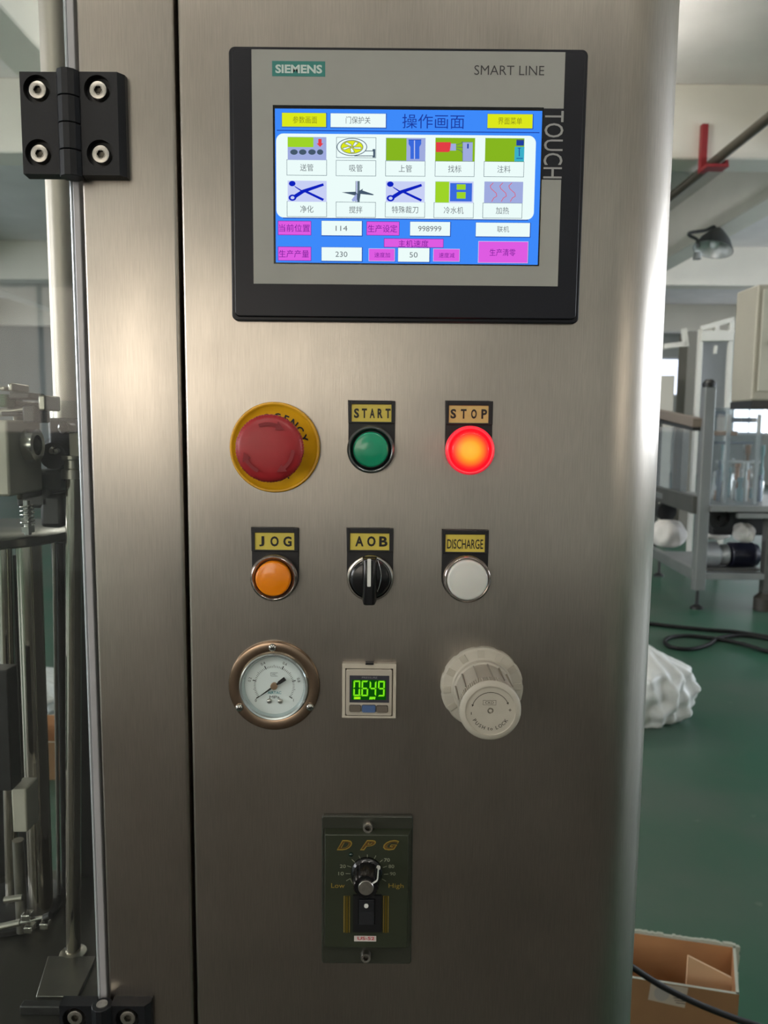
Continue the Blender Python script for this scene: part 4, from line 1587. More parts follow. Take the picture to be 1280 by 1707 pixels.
def make_hinge(label, dz, dx=0.0):
    YL = -0.0085
    tl = at(35.5, 119, YL)
    root = thing('hinge', label, 'hinge', (at(113, 200, 0).x + dx, 0, at(113, 206, 0).z + dz), 'black hinges of the clear guard door')
    rx, rz = dx, dz

    def leaf(px0, px1, pyt, pyb, screws, chamf):
        x0, x1 = at(px0, (pyt + pyb) / 2, YL).x + rx, at(px1, (pyt + pyb) / 2, YL).x + rx
        zt, zb = at((px0 + px1) / 2, pyt, YL).z + rz, at((px0 + px1) / 2, pyb, YL).z + rz
        # face with two round openings: a ring of quads from each opening to its half of the face
        mb = MB()
        zm = (zt + zb) / 2
        n = 32
        hr = 22.5 * mpp(100, 200, YL)
        cs = []
        for (px, py) in screws:
            p = at(px, py, YL + 0.003)
            cs.append((p.x + rx, p.z + rz))
        for (cx, cz), (za, zb_) in zip(cs, ((zm, zt), (zb, zm))):
            ring = [(cx + hr * math.cos(2 * PI * i / n), cz + hr * math.sin(2 * PI * i / n)) for i in range(n)]
            outer = []
            for i in range(n):
                a = 2 * PI * i / n
                dx_, dz_ = math.cos(a), math.sin(a)
                tx = ((x1 - cx) / dx_ if dx_ > 1e-9 else (x0 - cx) / dx_ if dx_ < -1e-9 else 1e9)
                tz = ((zb_ - cz) / dz_ if dz_ > 1e-9 else (za - cz) / dz_ if dz_ < -1e-9 else 1e9)
                t_ = min(tx, tz)
                outer.append((cx + dx_ * t_, cz + dz_ * t_))
            vs = [(p[0], YL, p[1]) for p in ring] + [(p[0], YL, p[1]) for p in outer]
            mb.add(vs, [(i, (i + 1) % n, n + (i + 1) % n, n + i) for i in range(n)], HB)
            for (X, Z) in ((x0, za), (x1, za), (x1, zb_), (x0, zb_)):       # corner triangles
                aa = math.atan2(Z - cz, X - cx) % (2 * PI)
                k_ = int(aa / (2 * PI / n))
                mb.add([(outer[k_][0], YL, outer[k_][1]), (X, YL, Z), (outer[(k_ + 1) % n][0], YL, outer[(k_ + 1) % n][1])], [(0, 1, 2)], HB)
            mb.lathe([(hr, -YL), (hr, -YL - 0.0045), (0, -YL - 0.0045)], HBD, (cx, 0, cz), n=n)
        c1 = 0.0032 if chamf else 0.0008
        xs = x1 + c1
        # sides, chamfered on the outer side
        mb.add([(x0, YL, zb), (x0, YL, zt), (x0 - 0.0004, 0, zt + 0.0004), (x0 - 0.0004, 0, zb - 0.0004)], [(0, 1, 2, 3)], HB)
        mb.add([(x1, YL, zb), (x1, YL, zt), (xs, YL + 0.004, zt), (xs, YL + 0.004, zb)], [(0, 1, 2, 3)], HB)
        mb.add([(xs, YL + 0.004, zb), (xs, YL + 0.004, zt), (xs, 0, zt), (xs, 0, zb)], [(0, 1, 2, 3)], HB)
        mb.add([(x0, YL, zt), (x1, YL, zt), (xs, YL + 0.004, zt), (xs, 0, zt + 0.0004), (x0 - 0.0004, 0, zt + 0.0004)], [(0, 1, 2, 3, 4)], HB)
        mb.add([(x0, YL, zb), (x1, YL, zb), (xs, YL + 0.004, zb), (xs, 0, zb - 0.0004), (x0 - 0.0004, 0, zb - 0.0004)], [(0, 1, 2, 3, 4)], HB)
        lf = sub(mb, 'leaf', root, smooth=35)
        for cx, cz in cs:
            r = 14.8 * mpp(100, 200, YL)
            yb = -YL - 0.0045
            h_ = 0.0037
            m2 = MB().lathe([(r, yb), (r, yb + h_ - 0.0006), (r * 0.95, yb + h_ - 0.0001), (r * 0.90, yb + h_), (r * 0.52, yb + h_)], ZINC, (cx, 0, cz), n=36)
            m2.lathe([(r * 0.50, yb + h_ + 0.00001), (r * 0.50, yb + h_ - 0.0025), (0, yb + h_ - 0.003)], mat('socket_dark', (96, 92, 84), 0.4, 0.9), (cx, 0, cz), n=6)
            m2.lathe([(r * 0.54, yb + h_), (r * 0.48, yb + h_)], ZINC, (cx, 0, cz), n=6)
            sub(m2, 'cap_screw', lf, 'silver socket screw', smooth=40)

    leaf(35.5, 98, 119.5, 290, ((65, 152), (68, 258)), False)
    leaf(133.5, 197, 119.5, 292, ((165.5, 152.5), (170, 259)), True)
    # barrel of four knuckles
    YB_ = -0.0075
    rb_ = 19.5 * mpp(112, 200, -0.014)
    bx = at(112.5, 205, YB_ - rb_ * 0.6).x + rx
    ztop, zbot = at(113, 112.5, YB_ - rb_ * 0.8).z + rz, at(113, 292, YB_ - rb_).z + rz
    for i in range(4):
        za = ztop - (ztop - zbot) * i / 4
        zb2 = ztop - (ztop - zbot) * (i + 1) / 4 + 0.0004
        mb = MB()
        mb.lathe([(0, zb2), (rb_ - 0.0003, zb2), (rb_, zb2 + 0.0003), (rb_, za - 0.0003), (rb_ - 0.0003, za), (0, za)], HB, (bx, YB_, 0), axis='Z', n=12, a0=PI / 12)
        sub(mb, 'knuckle', root, smooth=20)
    mb = MB().cyl((bx, YB_, ztop - 0.001), (bx, YB_, ztop + 0.0006), rb_ * 0.55, ZINC, 20)
    sub(mb, 'pin', root, smooth=40)
    return root


make_hinge('upper black two-leaf hinge joining the clear door to the steel post', 0.0)
zl = at(172, 1678, -0.0085).z - at(172, 121, -0.0085).z
make_hinge('lower black two-leaf hinge cut off by the bottom edge', zl, at(179 + 6, 1690, -0.0085).x - at(133.5, 205, -0.0085).x)

# ================================================================== CLEAR GUARD DOOR
gx1 = POSTL - 0.0012
gx0 = -0.62
ACR = clear_mat('clear_acrylic', (244, 247, 246), haze=0.008)
gd = thing('guard_door', 'clear acrylic guard door with grey edge hung left of the steel post', 'door', ((gx0 + gx1) / 2, 0.004, 0.93))
EDGE = mat('acrylic_edge', (172, 170, 172), 0.35, 0.25, var=0.06, scale=30)
EDGEB = mat('acrylic_edge_highlight', (206, 210, 214), 0.25, 0.5)  # pale colour stands in for the highlight along the door edge
zlo, zhi = 0.93, 2.02
sub(MB().box(gx0, gx1 - 0.0062, 0.0, 0.006, zlo, zhi, ACR), 'pane', gd)
sub(MB().box(gx1 - 0.0042, gx1, -0.0, 0.008, zlo, zhi, EDGE), 'edge_strip', gd, bevel=0.0006)
sub(MB().box(gx1 - 0.0062, gx1 - 0.0042, 0.0, 0.0065, zlo, zhi, EDGEB), 'edge_highlight', gd, 'pale strip standing in for the edge highlight', bevel=0.0012)

# ================================================================== FILLING MACHINE BEHIND THE DOOR
POL = mat('polished_shaft', (196, 188, 174), 0.12, 1.0)
SAT = mat('satin_steel', (180, 176, 166), 0.32, 1.0, var=0.1, scale=60)
DKM = mat('dark_machined', (70, 70, 70), 0.4, 0.8, var=0.15, scale=80)
CRM = mat('cream_plate', (208, 202, 186), 0.5, 0.2, var=0.06, scale=30)
mach_z = fl(122, 1592, 0).z
YRod = 0.20
foot = at(122, 1592, YRod)
TZ = foot.z
fm = thing('tube_filling_machine', 'polished steel tube filling machine with vertical shafts behind the clear door', 'machine', (-0.34, 0.2, 0.0))


def msub(mb, name, smooth=40, bevel=0.0, label=None, parent=None):
    return sub(mb, name, parent or fm, label, bevel, smooth)


TBX0 = -0.75
msub(MB().box(TBX0, POSTL - 0.004, 0.03, 0.34, TZ - 0.03, TZ, mat('table_steel', (78, 77, 70), 0.36, 0.85, var=0.1, scale=10)), 'table_top', bevel=0.002)
for x, y in ((TBX0 + 0.04, 0.06), (POSTL - 0.05, 0.06), (TBX0 + 0.04, 0.31), (POSTL - 0.05, 0.31)):
    msub(MB().box(x - 0.02, x + 0.02, y - 0.02, y + 0.02, 0, TZ - 0.03, SAT), 'leg')
# right-hand guide rod with collar
top = at(123, 790, YRod)
r = 12.3 * mpp(122, 1200, YRod)
msub(MB().cyl((foot.x, foot.y, TZ), (top.x, top.y, top.z), r, POL, 32), 'guide_rod')
msub(MB().lathe([(0.0, 0), (r * 1.9, 0), (r * 1.8, 0.003), (r * 1.1, 0.005), (0, 0.005)], SAT, (foot.x, foot.y, TZ), axis='Z', n=32), 'rod_foot')
a = at(124, 800, YRod)
msub(MB().lathe([(0, -0.004), (r * 1.5, -0.004), (r * 1.5, 0.004), (r * 1.15, 0.005), (r * 1.15, 0.012), (r * 1.4, 0.013), (r * 1.4, 0.016), (0, 0.016)], SAT, (top.x, top.y, top.z), axis='Z', n=32), 'collar')
# wide post above
YPst = 0.26
pa, pb = at(91, 0, YPst), at(117, 690, YPst)
rp = 26 * mpp(100, 300, YPst)
msub(MB().cyl((pb.x, YPst, pb.z), (pb.x, YPst, 2.0), rp, mat('post_tube', (206, 194, 182), 0.42, 0.6, var=0.05, scale=12), 40), 'upright_post')
msub(MB().cyl((pb.x, YPst, pb.z - 0.004), (pb.x, YPst, pb.z + 0.012), rp * 1.25, SAT, 40), 'post_collar')
q = at(112, 722, YPst - 0.03)
msub(MB().box(q.x - 0.018, q.x + 0.006, YPst - 0.03, YPst + 0.03, at(112, 800, YPst).z, pb.z - 0.004, DKM), 'clamp_block', bevel=0.003)
q = at(109, 713, YPst - 0.04)
msub(MB().lathe([(0.006, 0), (0.006, 0.012), (0.004, 0.014), (0, 0.014)], BLACKG, (q.x, YPst - 0.03, q.z), n=24), 'clamp_knob')
q = at(126, 745, YPst - 0.05)
msub(MB().box(q.x - 0.004, q.x + 0.006, YPst - 0.055, YPst - 0.035, at(126, 770, YPst - 0.05).z, at(126, 722, YPst - 0.05).z, CRM), 'bracket', bevel=0.0015)
# main wide shaft
YW = 0.262
wt, wb = at(46, 905, YW), at(69, 1516, YW)
rw = 19.5 * mpp(56, 1200, YW)
msub(MB().cyl((wb.x, YW, TZ + 0.006), (wt.x + 0.001, YW, wt.z), rw, POL, 40), 'main_shaft')
# second shaft and slim rods
for (t_, b_, Y, rpx, m, nm) in (((8, 905), (20, 1480), 0.275, 11, POL, 'shaft'), ((99, 905), (109, 1462), 0.300, 6.5, DKM, 'slim_rod'), ((90, 905), (97, 1470), 0.285, 3.0, SAT, 'slim_rod')):
    A, B = at(*t_, Y), at(*b_, Y)
    msub(MB().cyl((B.x, Y, TZ + 0.001), (A.x, Y, A.z), rpx * mpp(50, 1200, Y), m, 24), nm)
A, B = at(12, 1112, 0.21), at(16, 1310, 0.21)
msub(MB().box(A.x - 0.03, A.x + 0.004, 0.20, 0.22, B.z, A.z, DKM), 'slide_block', bevel=0.001)
A, B = at(18, 1315, 0.21), at(46, 1388, 0.21)
msub(MB().box(A.x, B.x, 0.21, 0.235, B.z, A.z, CRM), 'stop_block', bevel=0.0015, label='cream stop block')
A, B = at(32, 1400, 0.225), at(34, 1484, 0.225)
msub(MB().cyl((B.x, 0.225, TZ + 0.006), (B.x, 0.225, A.z), 0.0052, SAT, 24), 'locating_pin')
# turret flange
fc = at(114, 882, 0.27) - Vector((0.084, 0, 0))
ft = fc.z
msub(MB().lathe([(0, 0), (0.081, 0), (0.084, 0.002), (0.084, 0.0085), (0.081, 0.0105), (0, 0.0105)], mat('flange_steel', (120, 118, 110), 0.25, 1.0, var=0.1, scale=40), (fc.x, 0.27, ft - 0.0105), axis='Z', n=96), 'turret_flange')
# upper mechanism
A, B = at(-10, 700, 0.15), at(27, 826, 0.15)
msub(MB().box(A.x - 0.03, B.x, 0.14, 0.20, B.z, A.z, CRM), 'head_plate', bevel=0.002, label='cream head plate')
A, B = at(28, 668, 0.19), at(46, 832, 0.19)
msub(MB().box(A.x, B.x, 0.18, 0.22, B.z, A.z, mat('olive_column', (92, 88, 74), 0.4, 0.6)), 'head_column', bevel=0.002)
p = at(51, 742, 0.17)
rr = 27 * mpp(51, 742, 0.17)
mb = MB().lathe([(rr * 0.62, -0.0), (rr, 0.0), (rr, 0.009), (rr * 0.62, 0.009), (rr * 0.62, 0.0)], CHROME, (p.x - 0.003, 0.17, p.z), axis='X', n=48)
msub(mb, 'clamp_ring')
A, B = at(-10, 690, 0.18), at(78, 676, 0.18)
msub(MB().cyl((A.x, 0.18, A.z), (B.x, 0.18, B.z), 0.0035, SAT, 20), 'tie_rod')
for px, py, w, h, m in ((8, 648, 12, 8, SAT), (22, 646, 10, 14, SAT), (8, 668, 16, 22, mat('dull_green_paint', (56, 92, 58), 0.5)), (36, 660, 36, 12, DKM), (20, 690, 30, 8, DKM), (52, 690, 22, 30, DKM), (74, 672, 14, 26, SAT)):
    A = at(px - w / 2, py - h / 2, 0.17)
    B = at(px + w / 2, py + h / 2, 0.17)
    msub(MB().box(A.x, B.x, 0.165, 0.195, B.z, A.z, m), 'linkage_block', bevel=0.0015)
p = at(88, 760, 0.22)
msub(MB().lathe([(0.0, 0), (0.020, 0), (0.021, 0.004), (0.012, 0.010), (0.012, 0.03), (0, 0.03)], DKM, (p.x, 0.25, p.z), n=40), 'bearing_housing')
p = at(89, 752, 0.21)
msub(MB().lathe([(0.004, 0), (0.004, 0.006), (0.0025, 0.009), (0, 0.0095)], CHROME, (p.x, 0.215, p.z), n=20), 'grease_nipple')
for px, py, w, h, m in ((62, 815, 60, 62, DKM), (85, 800, 44, 36, mat('grey_casting', (100, 102, 98), 0.5, 0.5, var=0.2, scale=60)), (92, 850, 40, 56, DKM)):
    A = at(px - w / 2, py - h / 2, 0.23)
    B = at(px + w / 2, py + h / 2, 0.23)
    msub(MB().box(A.x, B.x, 0.22, 0.26, B.z, A.z, m), 'casting', bevel=0.004)
# spring bolt
p = at(37, 890, 0.13)
zt = at(37, 836, 0.13).z
mb = MB().cyl((p.x, 0.14, p.z - 0.002), (p.x, 0.14, zt), 0.0028, CHROME, 16)
bolt = msub(mb, 'spring_bolt')
pts = []
for i in range(80):
    t_ = i / 79.0
    a_ = t_ * 2 * PI * 5
    pts.append((p.x + 0.0048 * math.cos(a_), 0.14 + 0.0048 * math.sin(a_), p.z + 0.006 + (zt - p.z - 0.010) * t_))
msub(MB().tube(pts, 0.0008, CHROME, 8), 'spring', parent=bolt)
msub(MB().lathe([(0, 0), (0.0055, 0), (0.0055, 0.005), (0, 0.005)], CHROME, (p.x, 0.14, p.z), axis='Z', n=6), 'nut', smooth=20, parent=bolt)
for a_, b_ in (((84, 900), (170, 1478)), ((-60, 925), (48, 1478))):
    A, B = at(*a_, 0.325), at(*b_, 0.325)
    msub(MB().box(A.x, B.x, 0.325, 0.331, TZ, A.z, mat('dark_cover', (46, 46, 44), 0.4, 0.6, var=0.2, scale=12)), 'cover_plate', bevel=0.001)
# lower ring and linkage
lr = at(104, 1530, 0.27) - Vector((0.047, 0, 0))
msub(MB().lathe([(0.0, 0.0), (0.046, 0.0), (0.047, 0.001), (0.047, 0.005), (0.0455, 0.006), (0, 0.006)], DKM, (lr.x, 0.27, TZ), axis='Z', n=72), 'lower_ring')
for (a_, b_, rr, m) in (((-5, 1546), (34, 1538), 0.0032, SAT), ((34, 1538), (78, 1528), 0.0020, CHROME), ((74, 1530), (84, 1526), 0.0034, DKM), ((8, 1500), (38, 1496), 0.0030, SAT)):
    A, B = at(*a_, 0.208), at(*b_, 0.208)
    msub(MB().cyl(A, B, rr, m, 16), 'linkage_rod')
for px, py in ((46, 1526), (50, 1546), (76, 1540)):
    p = at(px, py, 0.208)
    msub(MB().box(p.x - 0.004, p.x + 0.004, 0.203, 0.213, p.z - 0.003, p.z + 0.003, CHROME), 'linkage_nut', bevel=0.0008)
# plates lying on the table, nearer the door
A, B = fl(80, 1600, TZ), fl(168, 1600, TZ)
Cq, Dq = fl(60, 1668, TZ), fl(130, 1668, TZ)
mb = MB().zprism([(Cq.x, Cq.y), (Dq.x, Dq.y), (B.x - 0.004, B.y), (A.x, A.y)], TZ, TZ + 0.004, mat('foot_plate_steel', (128, 126, 118), 0.3, 0.9, var=0.12, scale=50))
msub(mb, 'foot_plate', bevel=0.0008)
A, B = fl(36, 1672, TZ + 0.008), fl(122, 1672, TZ + 0.008)
msub(MB().box(A.x, B.x, A.y - 0.004, A.y + 0.004, TZ, TZ + 0.008, DKM), 'edge_bar', bevel=0.001)

# ================================================================== THINGS SEEN ON THE LEFT, BEYOND THE MACHINE
POLY = mat('white_poly', (216, 217, 214), 0.45, var=0.05, scale=20)
CARD = mat('cardboard', (132, 98, 64), 0.8, var=0.08, scale=12)
CARDI = mat('cardboard_inside', (176, 130, 88), 0.8, var=0.06, scale=12)
CARDE = mat('cardboard_edge', (176, 180, 166), 0.7)


def bag(name, label, c, sx, sy, sz, seed, neck=None):
    """A knotted, creased plastic sack."""
    rnd = random.Random(seed)
    ph = [rnd.uniform(0, 6.28) for _ in range(8)]
    nu, nv = 120, 60
    vs, fs = [], []
    for j in range(nv + 1):
        v = j / nv
        th = PI * v
        for i in range(nu):
            a = 2 * PI * i / nu
            fold = 0.065 * (1 - 2 * abs(math.sin(4.5 * a + ph[0] + 5 * v))) + 0.05 * (1 - 2 * abs(math.sin(8 * a + ph[1] - 7 * v))) + 0.06 * math.sin(3 * a + ph[2] + 3 * v) + 0.03 * math.sin(13 * v * PI + 5 * a + ph[3])
            cr = 0.03 * abs(math.sin(6 * a + 9 * v + ph[4]))
            rr = math.sin(th) ** 0.7 * (1 + fold - cr)
            z = math.cos(th)
            z = (max(z, -0.72) + 0.72) / 1.72
            top = 1.0 if z < 0.72 else 1 - (z - 0.72) * 2.2
            vs.append((c[0] + sx * rr * top * math.cos(a), c[1] + sy * rr * top * math.sin(a), c[2] + sz * z * (1 + 0.04 * math.sin(2 * a + ph[5]))))
    for j in range(nv):
        for i in range(nu):
            fs.append((j * nu + i, j * nu + (i + 1) % nu, (j + 1) * nu + (i + 1) % nu, (j + 1) * nu + i))
    mb = MB().add(vs, fs, POLY)
    o = mb.build(name, None, off=(c[0], c[1], c[2]), smooth=60)
    tag(o, label, 'bag')
    return o


p = fl(80, 1192)
bag('plastic_bag', 'small white plastic bag glimpsed between the polished shafts', (p.x - 0.12, p.y, 0), 0.26, 0.22, 0.24, 5)


def carton(name, label, a, b, depth_v, z0, z1, flap=None, lab=None, t=0.006):
    """An open carton: a, b the front corners (x,y); depth_v the vector to the back; z0..z1."""
    a, b, dv = Vector(a), Vector(b), Vector(depth_v)
    root = thing(name, label, 'box', ((a.x + b.x) / 2, (a.y + b.y) / 2, z0))
    cs = [a, b, b + dv, a + dv]
    for i in range(4):
        p, q = cs[i], cs[(i + 1) % 4]
        ctr = (cs[0] + cs[2]) / 2
        dd = (q - p).normalized()
        nn = Vector((-dd.y, dd.x))
        if nn.dot(ctr - p) < 0:
            nn = -nn
        pts = [p, q, q + nn * t - dd * t * 0, p + nn * t]
        mb = MB()
        vs = [(v.x, v.y, z) for z in (z0, z1) for v in pts]
        fs = [(0, 3, 2, 1), (4, 5, 6, 7), (0, 1, 5, 4), (1, 2, 6, 5), (2, 3, 7, 6), (3, 0, 4, 7)]
        mb.add(vs[:4] + vs[4:], [fs[0]], CARDE)
        mb.add(vs, [fs[1]], CARDE)
        mb.add(vs, [fs[2], fs[3], fs[5]], CARD)
        mb.add(vs, [fs[4]], CARDI)
        sub(mb, 'side_panel', root)
    mb = MB()
    e = 0.004
    mb.zprism([(v.x, v.y) for v in [c_ + (((cs[0] + cs[2]) / 2) - c_).normalized() * e * 2 for c_ in cs]], z0 + 0.001, z0 + 0.006, CARDI)
    sub(mb, 'bottom_panel', root)
    return root


p = fl(95, 1300)
carton('cardboard_box', 'brown cardboard box on the floor seen between the machine shafts', (p.x - 0.35, p.y), (p.x + 0.15, p.y), (0.0, 0.3), 0.0, 0.16)

# ================================================================== CARTON, BAG AND CABLES ON THE RIGHT
ZT = 0.34
A, B = fl(1232, 1658, ZT), fl(1226, 1577, ZT)
L_ = fl(1054, 1541, ZT)
FL0 = fl(1052, 1630, ZT)
front_dir = Vector((FL0.x - A.x, FL0.y - A.y))
fa = Vector((A.x, A.y)) + front_dir * 1.9
box = carton('cardboard_box', 'open brown cardboard carton with frayed edges on the green floor beside the cabinet foot', (fa.x, fa.y), (A.x, A.y), (B.x - A.x, B.y - A.y), 0.0, ZT)
box['group'] = 'cardboard boxes'
# frayed strip on the torn rim and a paler flap standing inside
rnd = random.Random(3)
mb = MB()
nst = 60
P0 = Vector((fa.x + B.x - A.x, fa.y + B.y - A.y, ZT))
P1 = Vector((B.x, B.y, ZT))
for i in range(nst):
    u0, u1 = i / nst, (i + 1) / nst
    p0, p1 = P0.lerp(P1, u0), P0.lerp(P1, u1)
    h0 = 0.003 + rnd.random() * 0.004
    mb.obox(p0 + Vector((0, 0, h0 / 2 - 0.001)), p1 + Vector((0, 0, h0 / 2 - 0.001)), 0.007, h0, CARDE)
sub(mb, 'torn_edge', box, 'frayed pale edge')
mb = MB()
for i in range(22):
    u0, u1 = i / 22, (i + 1) / 22
    p0, p1 = Vector((B.x, B.y, ZT)).lerp(Vector((B.x, B.y, 0.12)), u0), Vector((B.x, B.y, ZT)).lerp(Vector((B.x, B.y, 0.12)), u1)
    w = 0.012 + rnd.random() * 0.006
    mb.obox(p0, p1, w, 0.008, CARDE, up=(0, 1, 0))
sub(mb, 'torn_corner', box, 'frayed pale edge')
f1 = Vector((A.x, A.y)) + (Vector((B.x - A.x, B.y - A.y))) * 0.28
fdir = front_dir.normalized()
mb = MB()
z0_, z1_ = ZT - 0.10, ZT
q0 = Vector((f1.x, f1.y)) + fdir * 0.012
q1 = q0 + fdir * 0.085
mb.add([(q0.x, q0.y, z0_), (q1.x, q1.y, z0_), (q1.x, q1.y, z1_ + 0.036), (q0.x, q0.y, z1_ + 0.002),
        (q0.x, q0.y + 0.005, z0_), (q1.x, q1.y + 0.005, z0_), (q1.x, q1.y + 0.005, z1_ + 0.036), (q0.x, q0.y + 0.005, z1_ + 0.002)],
       [(0, 1, 2, 3), (7, 6, 5, 4), (0, 4, 5, 1), (1, 5, 6, 2), (2, 6, 7, 3), (3, 7, 4, 0)], mat('pale_card', (206, 170, 132), 0.75))
sub(mb, 'inner_flap', box, 'pale inner flap')
# label on the front side
nn = Vector((-fdir.y, fdir.x)).normalized()
if nn.y > 0:
    nn = -nn
Av = Vector((A.x, A.y))


def onfront(u, z, off=0.0006):
    p = Av + fdir * u + nn * off
    return (p.x, p.y, z)


def front_uz(px, py):                       # where the photograph's pixel meets the box front
    dr = ray(px, py)
    nrm = Vector((nn.x, nn.y, 0))
    t_ = (Vector((A.x, A.y, 0)) - EYE).dot(nrm) / dr.dot(nrm)
    P = EYE + dr * t_
    return (Vector((P.x, P.y)) - Av).dot(fdir), P.z


pts = [front_uz(*p) for p in ((1080, 1666), (1141, 1680), (1147, 1645), (1085, 1636))]
mb = MB().add([onfront(u, min(z, ZT - 0.002)) for u, z in pts], [(0, 1, 2, 3)], mat('label_paper', (170, 158, 142), 0.6))
lb = sub(mb, 'paper_label', box, 'torn paper label')
pts = [front_uz(1103 + 13 * math.cos(2 * PI * i / 20), 1655 + 13 * math.sin(2 * PI * i / 20)) for i in range(20)]
mb = MB().add([onfront(u, min(z, ZT - 0.003), 0.0012) for u, z in pts], [tuple(range(20))], mat('label_grey', (150, 146, 140), 0.6))
for i in range(3):
    a_ = front_uz(1122 + i * 2, 1662 + i * 4)
    b_ = front_uz(1140 + i, 1664 + i * 4)
    mb.add([onfront(a_[0], a_[1], 0.0014), onfront(b_[0], b_[1], 0.0014), onfront(b_[0], b_[1] - 0.0015, 0.0014), onfront(a_[0], a_[1] - 0.0015, 0.0014)], [(0, 1, 2, 3)], BLACKINK)
sub(mb, 'label_print', lb)

p = fl(1085, 1205)
bag('plastic_bag', 'large crumpled white plastic bag on the green floor right of the cabinet', (p.x - 0.02, p.y + 0.12, 0), 0.27, 0.25, 0.36, 11)

CABLE = mat('cable_rubber', (10, 11, 12), 0.6, spec=0.3)


def smoothp(pts, k=8):
    P = [Vector(p) for p in pts]
    P = [P[0]] + P + [P[-1]]
    out = []
    for i in range(1, len(P) - 2):
        for j in range(k):
            t = j / k
            a, b, c_, d = P[i - 1], P[i], P[i + 1], P[i + 2]
            out.append(0.5 * ((2 * b) + (c_ - a) * t + (2 * a - 5 * b + 4 * c_ - d) * t * t + (3 * b - a - 3 * c_ + d) * t * t * t))
    out.append(P[-2])
    return out


pts = [at(1030, 1596, 0.70), at(1052, 1611, 0.70), at(1100, 1642, 0.70), at(1160, 1672, 0.70), at(1220, 1696, 0.70), at(1300, 1724, 0.70), at(1400, 1775, 0.70)]
mb = MB().tube(smoothp(pts), 0.0052, CABLE, 12)
o = mb.build('power_cable', None, smooth=60)
tag(o, 'black power cable slanting down in front of the open carton', 'cable')
zc = 0.014
pts = [fl(*p, zc) for p in ((1040, 1036), (1078, 1039), (1120, 1044), (1180, 1050), (1230, 1054), (1300, 1066), (1360, 1080))]
o = MB().tube(smoothp(pts), 0.014, CABLE, 10).build('floor_cable', None, smooth=60)
tag(o, 'straight black cable running across the green floor behind the white bag', 'cable', 'black cables lying on the floor')
pts = [fl(*p, zc) for p in ((1340, 1098), (1280, 1086), (1240, 1074), (1200, 1066), (1150, 1060), (1118, 1062), (1108, 1070), (1120, 1079), (1150, 1082), (1180, 1075), (1200, 1063), (1250, 1060), (1330, 1076))]
o = MB().tube(smoothp(pts), 0.013, CABLE, 10).build('floor_cable', None, smooth=60)
tag(o, 'looped black cable lying on the green floor in front of the straight one', 'cable', 'black cables lying on the floor')

# ================================================================== MACHINE IN THE BACKGROUND, RIGHT
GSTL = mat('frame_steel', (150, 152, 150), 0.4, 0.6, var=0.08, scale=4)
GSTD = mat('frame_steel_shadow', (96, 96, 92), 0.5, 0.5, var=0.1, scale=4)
BOXM = mat('sheet_steel_box', (186, 180, 164), 0.5, 0.35, var=0.05, scale=3)
RAG = mat('white_rag', (226, 222, 216), 0.8, var=0.05, scale=8)
YM = 5.6
bm_ = thing('packing_machine', 'steel framed packing machine on feet in the background right', 'machine', (at(1170, 1000, YM).x + 0.4, YM + 0.4, 0))


def bsub(mb, name, smooth=0, bevel=0.0, label=None, parent=None):
    return sub(mb, name, parent or bm_, label, bevel, smooth)


def bar(p0, p1, Y0, Y1, w, h, m, name, bevel=0.004):
    return bsub(MB().obox(at(*p0, Y0), at(*p1, Y1), w, h, m), name, bevel=bevel)


px_ = at(1166, 985, YM)
mb = MB()
A, B = at(1158, 980, YM), at(1180, 980, YM)
t1 = at(1175, 645, YM).z
mb.box(A.x, A.x + 0.085, YM, YM + 0.085, px_.z, t1, GSTL)
bsub(mb, 'corner_post', bevel=0.006)
bsub(MB().cyl((A.x + 0.04, YM + 0.04, 0.03), (A.x + 0.04, YM + 0.04, px_.z), 0.013, DKM, 12), 'foot_screw', 40)
bsub(MB().lathe([(0, 0), (0.05, 0), (0.05, 0.015), (0.02, 0.035), (0, 0.035)], DKM, (A.x + 0.04, YM + 0.04, 0), axis='Z', n=20), 'foot', 40)
bsub(MB().lathe([(0, 0), (0.05, 0), (0.055, 0.03), (0.03, 0.06), (0, 0.06)], DKM, (A.x + 0.045, YM + 0.045, t1), axis='Z', n=20), 'post_cap', 40)
# far left foot and right post
fx = at(1098, 960, 7.0)
bsub(MB().cyl((fx.x, 7.0, 0.03), (fx.x, 7.0, 0.24), 0.013, DKM, 12), 'foot_screw', 40)
bsub(MB().lathe([(0, 0), (0.05, 0), (0.05, 0.015), (0.02, 0.035), (0, 0.035)], DKM, (fx.x, 7.0, 0), axis='Z', n=20), 'foot', 40)
zsh = at(1200, 956, YM).z
ztp = at(1200, 853, YM).z
RX = at(1278, 900, YM).x
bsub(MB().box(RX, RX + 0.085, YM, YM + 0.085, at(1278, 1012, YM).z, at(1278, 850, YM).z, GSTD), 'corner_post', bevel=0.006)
bsub(MB().lathe([(0, 0), (0.09, 0), (0.09, 0.10), (0.05, 0.14), (0, 0.14)], mat('caster_dark', (52, 48, 42), 0.5), (RX + 0.03, YM + 0.02, 0), axis='Z', n=20), 'caster', 40)
